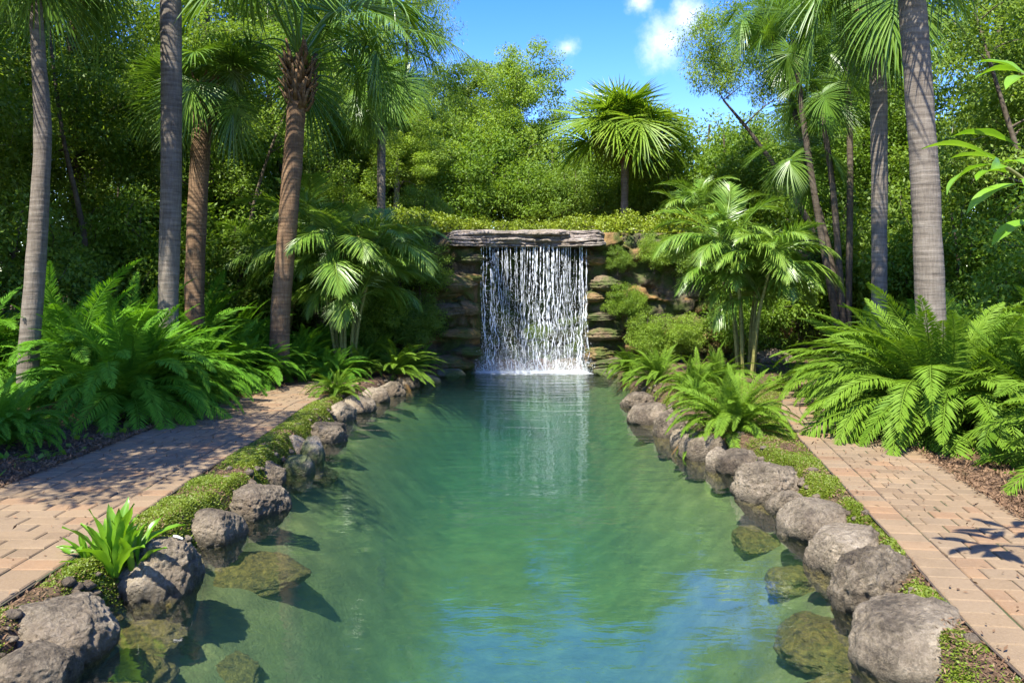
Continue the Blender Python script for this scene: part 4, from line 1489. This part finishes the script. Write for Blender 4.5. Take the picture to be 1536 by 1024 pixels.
def tree(kind, var, x, y, s, rz, label, cat='tree', group=None, name='broadleaf_tree', sz=1.0, z=None):
    zz = gz(x, y) if z is None else z
    root = thing(name, (x, y, zz), label, cat, group, rz)
    tm, cm = TREES[kind][var]
    link('trunk', tm, root, (0, 0, 0), None, (s, s, s * sz))
    link('crown', cm, root, (0, 0, 0), None, (s, s, s * sz))
    return root


GT = 'trees of the wood round the pond'
for k, (kind, var, x, y, s, rz, sz, lab) in enumerate([
        # behind the fall
        ('broad', 1, 0.2, 33.0, 0.90, 0.4, 1.0, 'round bright tree rising behind the middle of the fall'),
        ('broad', 0, -1.9, 35.5, 0.95, 2.2, 0.95, 'tree just left of the round bright one, slightly lower and behind'),
        ('broad', 1, 2.7, 36.0, 0.50, 1.2, 1.0, 'low tree between the round bright tree and the fan palm'),
        ('willow', 0, -4.3, 31.0, 1.0, 0.6, 1.0, 'airy pale tree behind the thin pale palm trunk'),
        ('willow', 0, -6.6, 28.5, 1.12, 2.0, 1.1, 'tall airy yellow green tree behind the ringed palm'),
        ('willow', 1, -7.4, 25.2, 0.95, 3.4, 1.1, 'airy tree over the left cane palm, drooping twigs'),
        ('broad', 1, -4.0, 27.5, 0.62, 5.0, 0.95, 'small bright tree above the left end of the wall'),
        # left wood
        ('tall', 0, -8.6, 22.5, 1.0, 1.0, 1.05, 'dark tree behind the brown trunk fan palm'),
        ('tall', 1, -10.9, 20.2, 1.0, 2.5, 1.0, 'tree between the first and second left palm trunks'),
        ('tall', 0, -13.4, 18.6, 1.0, 4.0, 1.0, 'dark tree at left edge of view behind the leaning palm'),
        ('tall', 1, -9.9, 27.5, 1.1, 5.2, 1.1, 'high tree far back between second and third left palms'),
        ('broad', 0, -13.5, 25.0, 1.3, 0.2, 1.2, 'wide tree far back left of the straight grey palm'),
        ('tall', 0, -16.5, 22.5, 1.15, 3.1, 1.1, 'dark tree furthest left in the wood'),
        ('broad', 0, -11.4, 14.6, 1.05, 1.7, 1.1, 'shading tree left of the leaning palm, limbs at the left edge'),
        ('tall', 1, -7.6, 33.0, 1.1, 0.9, 1.1, 'farthest tree behind the ringed palm'),
        ('broad', 0, -7.8, 6.2, 0.92, 2.9, 1.05, 'tree beside the left path shading the pavers'),
        # right wood
        ('broad', 1, 9.4, 34.0, 0.66, 3.3, 0.95, 'rounded pale tree beyond the leaning feathery tree'),
        ('broad', 0, 6.4, 36.5, 0.50, 4.4, 0.9, 'small tree right of the fan palm, far back'),
        ('tall', 0, 11.2, 24.5, 1.0, 0.3, 1.0, 'dark tree behind the clumping palm'),
        ('tall', 1, 13.6, 21.8, 1.05, 1.9, 1.0, 'tree behind the straight grey right palm'),
        ('broad', 0, 12.9, 17.2, 1.05, 3.0, 1.1, 'tree over the right ferns behind the thick trunk'),
        ('tall', 0, 15.6, 18.6, 1.1, 4.2, 1.05, 'dark tree at the right edge of the wood'),
        ('tall', 1, 17.2, 25.0, 1.2, 5.6, 1.1, 'farthest right tree behind the others'),
        ('broad', 0, 13.4, 30.0, 1.2, 0.8, 1.2, 'wide far tree between the right palm trunks'),
        ('willow', 1, 12.2, 28.5, 1.05, 1.5, 1.05, 'airy tree behind the head of the clumping palm')]):
    tree(kind, var, x, y, s, rz, lab, 'tree', GT, 'broadleaf_tree', sz)
for k, (x, y, s) in enumerate([(-24, 34, 1.3), (-19, 40, 1.4), (-14, 42, 1.2), (-9.5, 41, 1.1), (-5.5, 44, 0.95), (-2.2, 42, 0.75), (0.6, 46, 0.8), (4.6, 43, 0.5), (9.5, 44, 0.62), (13, 41, 1.15), (18, 39, 1.3), (23, 34, 1.3), (20, 29, 1.2), (-20, 28, 1.2)]):
    tree('broad', 0, x, y, s, k * 2.1, 'dim tree far back in the wood, only glimpsed between the nearer trees', 'tree', 'far trees of the wood', 'broadleaf_tree', 0.95)
for k, (x, y, s) in enumerate([(-15, 30, 2.1), (-11, 31, 2.0), (-7, 31, 1.9), (-3.4, 30.5, 1.7), (-0.6, 31, 1.55), (1.7, 31.5, 1.5), (4.2, 31.5, 1.6), (7.5, 31, 1.9), (11, 29, 2.1), (15, 27, 2.3), (18.5, 22, 2.3), (-18.5, 24, 2.3), (-16.5, 17, 1.8), (15.5, 14.5, 1.8)]):
    tree('bush', k % 2, x, y, s, k * 1.7, 'big dark shrub filling the gaps low between the far trunks', 'shrub', 'far shrubs under the trees', 'shrub')

# leaning feathery tree, own shape
o0 = Vector((8.75, 22.2, 0.4))


def rel(u, v, d):
    return tuple(at(u, v, d) - o0)


lt = tree_meshes(640, [(0, 0, -0.3), rel(1228, 380, 22.2), rel(1185, 285, 22.2), rel(1130, 205, 22.2), rel(1085, 150, 22.2)], 0.12,
                 [(rel(1075, 110, 22.2), (1.05, 1.2, 0.8)), (rel(1110, 50, 22.4), (1.25, 1.3, 1.0)), (rel(1050, 60, 22.0), (0.65, 1.0, 0.7)), (rel(1150, 110, 22.6), (1.1, 1.2, 0.9)), (rel(1140, -40, 22.4), (1.5, 1.3, 1.0)), (rel(1200, 20, 22.6), (1.5, 1.3, 1.2))],
                 170, 0.40, 260, 0.10, 0.026, 'tree_light', 'bark_tree', flat=0.9, droop=0.7)
root = thing('feathery_tree', o0, 'slender tree leaning left over the pond with airy feathery foliage against the sky', 'tree', GT)
link('trunk', lt[0], root)
link('crown', lt[1], root)

# shrubs of the understorey
GS2 = 'shrubs of the understorey'
for k, (var, x, y, s, rz, lab) in enumerate([
        (0, -12.4, 13.0, 1.25, 0.1, 'dark shrub at left edge beyond the ferns'),
        (1, -10.2, 16.4, 1.25, 1.1, 'shrub behind the left edge fan palm'),
        (0, -9.0, 19.4, 1.35, 2.3, 'dark shrub between brown and grey left trunks'),
        (1, -7.0, 21.0, 1.3, 3.3, 'shrub right of the brown trunk fan palm foot'),
        (0, -5.0, 22.0, 1.3, 4.1, 'dark shrub behind the left cane palm'),
        (2, -3.5, 20.4, 0.8, 5.0, 'shrub in shade left of the ochre wall stones'),
        (2, -2.7, 24.6, 0.6, 0.5, 'bright shrub on the top left of the wall'),
        (2, -5.0, 24.0, 0.85, 2.2, 'second bright shrub left along the wall top'),
        (0, -2.2, 28.8, 1.25, 1.6, 'dark shrub left of middle behind the wall hedge'),
        (0, 0.3, 29.5, 1.05, 3.6, 'dark shrub right behind the middle of the wall hedge'),
        (1, 2.4, 29.0, 1.1, 2.6, 'green shrub behind the fan palm trunk'),
        (1, 5.0, 28.5, 1.2, 0.9, 'green shrub right of the fan palm trunk'),
        (0, 6.9, 26.2, 1.35, 4.9, 'dark shrub behind the right cane palm'),
        (0, 7.0, 21.4, 1.25, 5.6, 'dark shrub in shade right of the cane palm stems'),
        (1, 9.8, 21.0, 1.45, 1.9, 'shrub behind the clumping palm foot'),
        (0, 10.4, 18.6, 1.3, 2.8, 'dark shrub between the clumping palm and straight right palm'),
        (1, 12.2, 13.8, 1.35, 3.9, 'shrub at the right edge behind the ferns'),
        (0, 9.6, 13.4, 1.15, 0.3, 'dark shrub behind the thick right trunk'),
        (0, -8.2, 24.2, 1.6, 0.7, 'dark shrub deep between brown and ringed palms'),
        (0, 6.0, 20.6, 0.75, 5.2, 'dark shrub against the wall behind right cane palm')]):
    tree('bush', var, x, y, s, rz, lab, 'shrub', GS2, 'shrub')
# climbing shrubs on the wall face
for k, (var, x, y, z, s, lab) in enumerate([
        (2, 2.95, 20.45, 1.35, 0.33, 'upper bright leafy shrub growing out of the wall right of the fall'),
        (2, 3.45, 20.2, 0.35, 0.42, 'lower bright leafy shrub at the wall foot right of the fall'),
        (2, -2.35, 20.55, 1.9, 0.5, 'leafy creeper shrub covering the wall left of the ochre stones'),
        (2, -2.9, 20.6, 2.3, 0.55, 'bright creeper shrub hanging at top left of the wall'),
        (1, -2.4, 20.3, 0.5, 0.55, 'low dark leafy shrub at the wall foot left of the fall'),
        (1, 2.75, 20.75, 2.55, 0.26, 'dark creeper tuft high on the wall right of the ledge'),
        (2, 3.7, 20.7, 2.6, 0.34, 'creeper hanging from the wall top above the bright leafy shrubs'),
        (1, 4.7, 20.7, 2.2, 0.5, 'creeper mass on the wall behind the right cane palm head'),
        (2, 4.3, 20.2, 0.3, 0.42, 'leafy shrub at the wall foot behind the right cane palm')]):
    tree('bush', var, x, y, s, k * 1.3, lab, 'shrub', 'shrubs on the rock wall', 'wall_shrub', z=z)
# low hedge along the wall top
for k, (x, y, s, var, lab) in enumerate([
        (-3.6, 21.9, 1.35, 0, 'hedge cushion furthest left along the wall top'), (-2.5, 21.8, 1.25, 0, 'hedge cushion left of the ledge, overhanging ochre stones'),
        (-1.4, 22.1, 1.0, 0, 'hedge cushion over the left end of the ledge'), (-0.4, 22.2, 0.85, 0, 'low hedge cushion left of centre above the fall'),
        (0.6, 22.2, 0.85, 0, 'low hedge cushion at the centre above the fall'), (1.5, 22.2, 0.95, 0, 'hedge cushion right of centre above the fall'),
        (2.6, 22.0, 1.15, 0, 'round hedge cushion over the right end of the ledge'), (3.5, 22.1, 0.95, 0, 'yellow green hedge cushion in front of the fan palm trunk'),
        (4.8, 22.2, 1.3, 0, 'hedge cushion furthest right along the wall top')]):
    tree('hedge', var, x, y, s * 1.2, k * 0.9, lab, 'shrub', 'low hedge on the wall top', 'hedge_shrub', z=3.42)

# ------------------------------------------------------------------ broad-leaved plants


def broad_leaf_mesh(name, mat, seed, L, W, p0, p1, wave=0.1, pet=0.0, fold=0.25, prof=(0.12, 0.55, 1.0, 0.85, 0.0)):
    g = np.random.default_rng(seed)
    n = 12
    C, a = arc(L, p0, p1, n)
    t = np.linspace(0, 1, n)
    w = W * np.interp(t, [0, pet + 0.05, pet + (1 - pet) * 0.45, pet + (1 - pet) * 0.8, 1], prof)
    w[t < pet] = W * 0.05
    T = np.stack([0 * a, np.cos(a), np.sin(a)], -1)
    Nn = np.stack([0 * a, -np.sin(a), np.cos(a)], -1)
    X = np.array([1.0, 0, 0])
    rows = []
    for s in (-1, -0.5, 0, 0.5, 1):
        wob = wave * W * np.sin(t * 17 + g.uniform(0, 6)) * abs(s)
        rows.append(C + X * (s * w / 2)[:, None] + Nn * (abs(s) * w * fold + wob)[:, None])
    v = np.stack(rows, 1).reshape(-1, 3)
    f = [(i * 5 + j, i * 5 + j + 1, (i + 1) * 5 + j + 1, (i + 1) * 5 + j) for i in range(n - 1) for j in range(4)]
    mb = MB()
    mb.add(v, f, np.clip(g.normal(0.5, 0.1), 0, 1) + 0.12 * np.tile(np.array([0, -0.3, 1.0, -0.3, 0]), n))
    return mb.mesh(name, mat)


g = random.Random(61)
BL = [broad_leaf_mesh('leaf', M['broad'], 610 + i, 0.5, 0.085, p0, p1, 0.10, prof=(0.22, 0.5, 1.0, 0.8, 0.02)) for i, (p0, p1) in enumerate(((86, 70), (80, 50), (72, 28), (58, 0)))]
bx, by = (165 - 768) / F * 5.62, 5.62
pl = thing('broadleaf_plant', (bx, by, 0.16), 'bright green clump of upright strap leaves between the pitted rock and path', 'plant')
for cxo, cyo, nn, ss in ((0.03, 0.0, 22, 1.0), (-0.16, 0.05, 12, 0.66), (0.13, 0.08, 9, 0.75)):
    for i in range(nn):
        k = min(3, int(i / nn * 4))
        az = GOLD * i
        link('leaf', BL[k], pl, (cxo - math.sin(az) * 0.03, cyo + math.cos(az) * 0.03, 0), (R(g.gauss(0, 6)), R(g.gauss(0, 6)), az), ss * g.uniform(0.75, 1.15))

# large-leaved shrub leaning in from the right
GLOSS = [broad_leaf_mesh('leaf', M['broad'], 630 + i, 0.42, 0.125, p0, p1, 0.03, pet=0.10, fold=0.18, prof=(0.06, 0.25, 1.0, 0.62, 0.0)) for i, (p0, p1) in enumerate(((15, -40), (-5, -55), (30, -20)))]
g = random.Random(71)
sx, sy = 4.35, 4.7
shr = thing('large_leaved_shrub', (sx, sy, 0.25), 'shrub with big glossy bright leaves reaching in from the right edge', 'shrub')
o0 = Vector((sx, sy, 0.25))
stems = [[(0, 0, 0), (0.05, 0.1, 1.4), tuple(at(1560, 290, 4.4) - o0), tuple(at(1490, 245, 4.3) - o0)],
         [(0, 0, 0), (0.1, 0.05, 1.6), tuple(at(1590, 150, 4.5) - o0), tuple(at(1530, 110, 4.4) - o0)],
         [(0, 0, 0), (0.1, 0.2, 1.2), (0.6, 0.5, 2.2), (0.9, 0.7, 2.8)]]
mb = MB()
for s in stems:
    tube(mb, smooth_path(s, 24), np.linspace(0.022, 0.008, 24), 6)
mb.build('stem', M['petiole'], shr)
for (u, v, d, az, k, s) in ((1486, 246, 4.30, 96, 1, 0.85), (1492, 240, 4.32, 70, 0, 0.9), (1500, 250, 4.3, 150, 1, 0.65), (1515, 262, 4.35, 118, 0, 0.8), (1520, 250, 4.45, 60, 2, 0.8), (1500, 246, 4.25, 185, 1, 0.6),
                            (1530, 268, 4.3, 165, 1, 0.7), (1540, 275, 4.4, 100, 1, 0.95), (1545, 262, 4.5, -60, 0, 0.9), (1555, 290, 4.4, 205, 1, 0.9), (1535, 110, 4.4, 95, 0, 0.72), (1540, 118, 4.4, 130, 1, 0.7), (1548, 120, 4.45, 40, 2, 0.8), (1560, 130, 4.45, -40, 0, 0.9), (1530, 220, 4.5, 80, 2, 0.9), (1555, 330, 4.4, 110, 1, 0.8)):
    p = at(u, v, d) - o0
    link('leaf', GLOSS[k], shr, p, (R(g.gauss(0, 8)), R(g.gauss(0, 14)), R(az)), s)

for i in range(14):
    q = (0.55 + 0.026 * i, 0.46 + 0.018 * i, 2.1 + 0.052 * i)
    link('leaf', GLOSS[i % 3], shr, q, (R(g.gauss(0, 8)), R(g.gauss(0, 14)), GOLD * i), 0.9)
# ------------------------------------------------------------------ ground cover and litter


def scatter_leaves(mb, P, L, W, g, up=0.9, lift=0.0):
    n = len(P)
    az = g.uniform(0, 2 * math.pi, n)
    el = g.normal(0.25, 0.35, n)
    D = np.stack([np.cos(az) * np.cos(el), np.sin(az) * np.cos(el), np.sin(el)], -1)
    Nn = g.normal(size=(n, 3)) * 0.4 + np.array([0, 0, up])
    S = np.cross(D, Nn)
    S /= np.linalg.norm(S, axis=1)[:, None] + 1e-9
    l = (L * g.uniform(0.6, 1.4, n))[:, None]
    w = (W * g.uniform(0.6, 1.4, n))[:, None]
    v = np.stack([P, P + D * l * 0.5 - S * w * 0.5, P + D * l, P + D * l * 0.5 + S * w * 0.5], 1)
    f = np.arange(n)[:, None] * 4 + np.array([0, 1, 2, 3])[None]
    mb.add(v.reshape(-1, 3), f, np.repeat(np.clip(g.normal(0.5, 0.2, n), 0, 1), 4))


def cover(xlo, xhi, y0, y1, n, seed, thr, name, label, hmax=0.022):
    g = np.random.default_rng(seed)
    y = y0 + (y1 - y0) * g.random(n) ** 0.85
    a, b = xlo(y), xhi(y)
    x = a + (b - a) * g.random(n)
    q = fbm(np.stack([x * 2.4, y * 2.4, 0 * x], -1), seed, 4)
    e = np.minimum((x - a), (b - x)) / np.maximum(b - a, 0.05)
    keep = (q > thr(y) + np.where(e < 0.1, 0.2, 0) + g.normal(0, 0.22, n)) & (b > a)
    x, y, q = x[keep], y[keep], q[keep]
    h = np.clip(q - thr(y), 0, 0.8) * hmax * 1.6
    hum = 0.5 + 0.5 * vnoise(np.stack([x * 13, y * 13, 0 * x], -1), 5)
    z = ground_h(x, y) + (h * (0.4 + 0.6 * hum)) * g.random(len(x)) ** 0.5 + 0.004
    mb = MB()
    scatter_leaves(mb, np.stack([x, y, z], -1), 0.0155, 0.0115, g)
    o = mb.build(name, M['moss'], smooth=False)
    return tag(o, label, 'ground cover', kind='stuff')


cover(lambda y: ip(LP_in, y) + 0.0, lambda y: ip(PL, y) - 0.02, 3.5, 15.0, 300000, 81, lambda y: np.interp(y, [3.5, 5.4, 6.0, 6.7, 7.2, 15], [-0.15, -0.05, 0.2, -0.1, -0.45, -0.35]), 'ground_cover', 'low bright green creeping plants between the left path and rocks')
cover(lambda y: ip(PR, y) + 0.05, lambda y: ip(RP_in, y) - 0.0, 3.5, 16.0, 340000, 82, lambda y: np.interp(y, [3.5, 5.0, 6.4, 7.0, 9.6, 10, 11.5, 12.5], [-0.08, -0.08, -0.08, -0.6, -0.6, 0.15, 0.0, -0.4]), 'ground_cover', 'low bright green turf strip between the right rocks and path')

mb = MB()
g = np.random.default_rng(91)
n = 26000
for side in (-1, 1):
    y = 4 + 17 * g.random(n) ** 1.1
    edge = np.where(side < 0, ip(LP_out, y), ip(RP_out, y))
    x = edge + side * (g.exponential(0.75, n) - 0.05)
    z = ground_h(x, y)
    onp = np.abs(x - edge) < 0.06
    z = np.where(onp, 0.300, z) + 0.004 + g.random(n) * 0.012
    scatter_leaves(mb, np.stack([x, y, z], -1), 0.05, 0.014, g)
n = 9000
for lo, hi in ((LP_in, PL), (PR, RP_in)):
    y = 3.6 + 12 * g.random(n)
    x = ip(lo, y) + (ip(hi, y) - ip(lo, y)) * g.random(n)
    scatter_leaves(mb, np.stack([x, y, ground_h(x, y) + 0.006 + g.random(n) * 0.01], -1), 0.035, 0.009, g)
n = 420
for a_, b_ in ((LP_out, LP_in), (RP_in, RP_out)):
    y = 3.6 + 12 * g.random(n)
    x = ip(a_, y) + (ip(b_, y) - ip(a_, y)) * g.random(n)
    scatter_leaves(mb, np.stack([x, y, 0.302 + 0 * x], -1), 0.045, 0.016, g)
tag(mb.build('leaf_litter', M['litter'], smooth=False), 'brown dry leaf litter and mulch beside the paths and rocks', 'leaf litter', kind='stuff')
mb = MB()
n = 16000
x = np.concatenate([g.uniform(-14, -5, n // 2), g.uniform(5, 14, n // 2)])
y = g.uniform(6, 26, n)
scatter_leaves(mb, np.stack([x, y, ground_h(x, y) + 0.01], -1), 0.11, 0.06, g)
tag(mb.build('undergrowth', M['tree_dark'], smooth=False), 'low dark undergrowth on the shaded floor of the wood', 'undergrowth', kind='stuff')

# small stones filling the gaps between the bank rocks
mb = MB()
g = np.random.default_rng(97)
pv, pf = ico(2)
for k in range(420):
    y = 3.8 + 15 * g.random() ** 1.2
    left = g.random() < 0.5
    x = (ip(PL, y) - abs(g.normal(0.02, 0.12))) if left else (ip(PR, y) + abs(g.normal(0.02, 0.12)))
    r = g.uniform(0.015, 0.055)
    q = pv * (1 + 0.25 * fbm(pv * 1.7 + k, k, 2))[:, None] * np.array([r * g.uniform(0.8, 1.5), r, r * 0.65])
    mb.add(q + np.array([x, y, gz(x, y) + r * 0.2]), pf)
tag(mb.build('pebbles', M['rock']), 'small grey pebbles filling the gaps between the bank rocks', 'pebbles', kind='stuff')
# slim bare-stemmed trees of the understorey, in front of the wood
for k, (x, y, lx, ly, h, r, lab) in enumerate([
        (-9.6, 18.0, -1.2, 0.4, 8.5, 0.09, 'slim dark bare stemmed tree leaning left between first and second left palms'),
        (-7.4, 20.6, 1.9, 0.3, 7.5, 0.08, 'slim dark tree leaning right behind the brown trunk fan palm'),
        (-8.0, 20.2, 0.6, 0.2, 8.0, 0.07, 'upright slim dark tree behind the brown trunk fan palm'),
        (-11.8, 15.8, -1.0, -0.4, 7.5, 0.11, 'crooked dark tree at the left edge behind the leaning palm'),
        (10.6, 15.2, -1.6, 0.3, 7.0, 0.10, 'dark tree right of the thick trunk, leaning left at the top'),
        (11.6, 16.4, 0.3, 0.2, 8.5, 0.08, 'upright slim dark tree near the right edge')]):
    z0 = gz(x, y)
    tp = [(0, 0, -0.2), (lx * 0.15 + 0.1, ly * 0.2, h * 0.3), (lx * 0.5 - 0.08, ly * 0.5, h * 0.62), (lx, ly, h)]
    tm, cm = tree_meshes(700 + k, tp, r, [((lx, ly, h), (1.3, 1.2, 0.9)), ((lx * 0.7 + 0.7, ly, h * 0.75), (0.9, 0.9, 0.5)), ((lx * 0.5 - 0.7, ly, h * 0.6), (0.8, 0.8, 0.4))], 42, 0.42, 170, 0.10, 0.045, 'tree')
    root = thing('slim_tree', (x, y, z0), lab, 'tree', GT)
    link('trunk', tm, root)
    link('crown', cm, root)
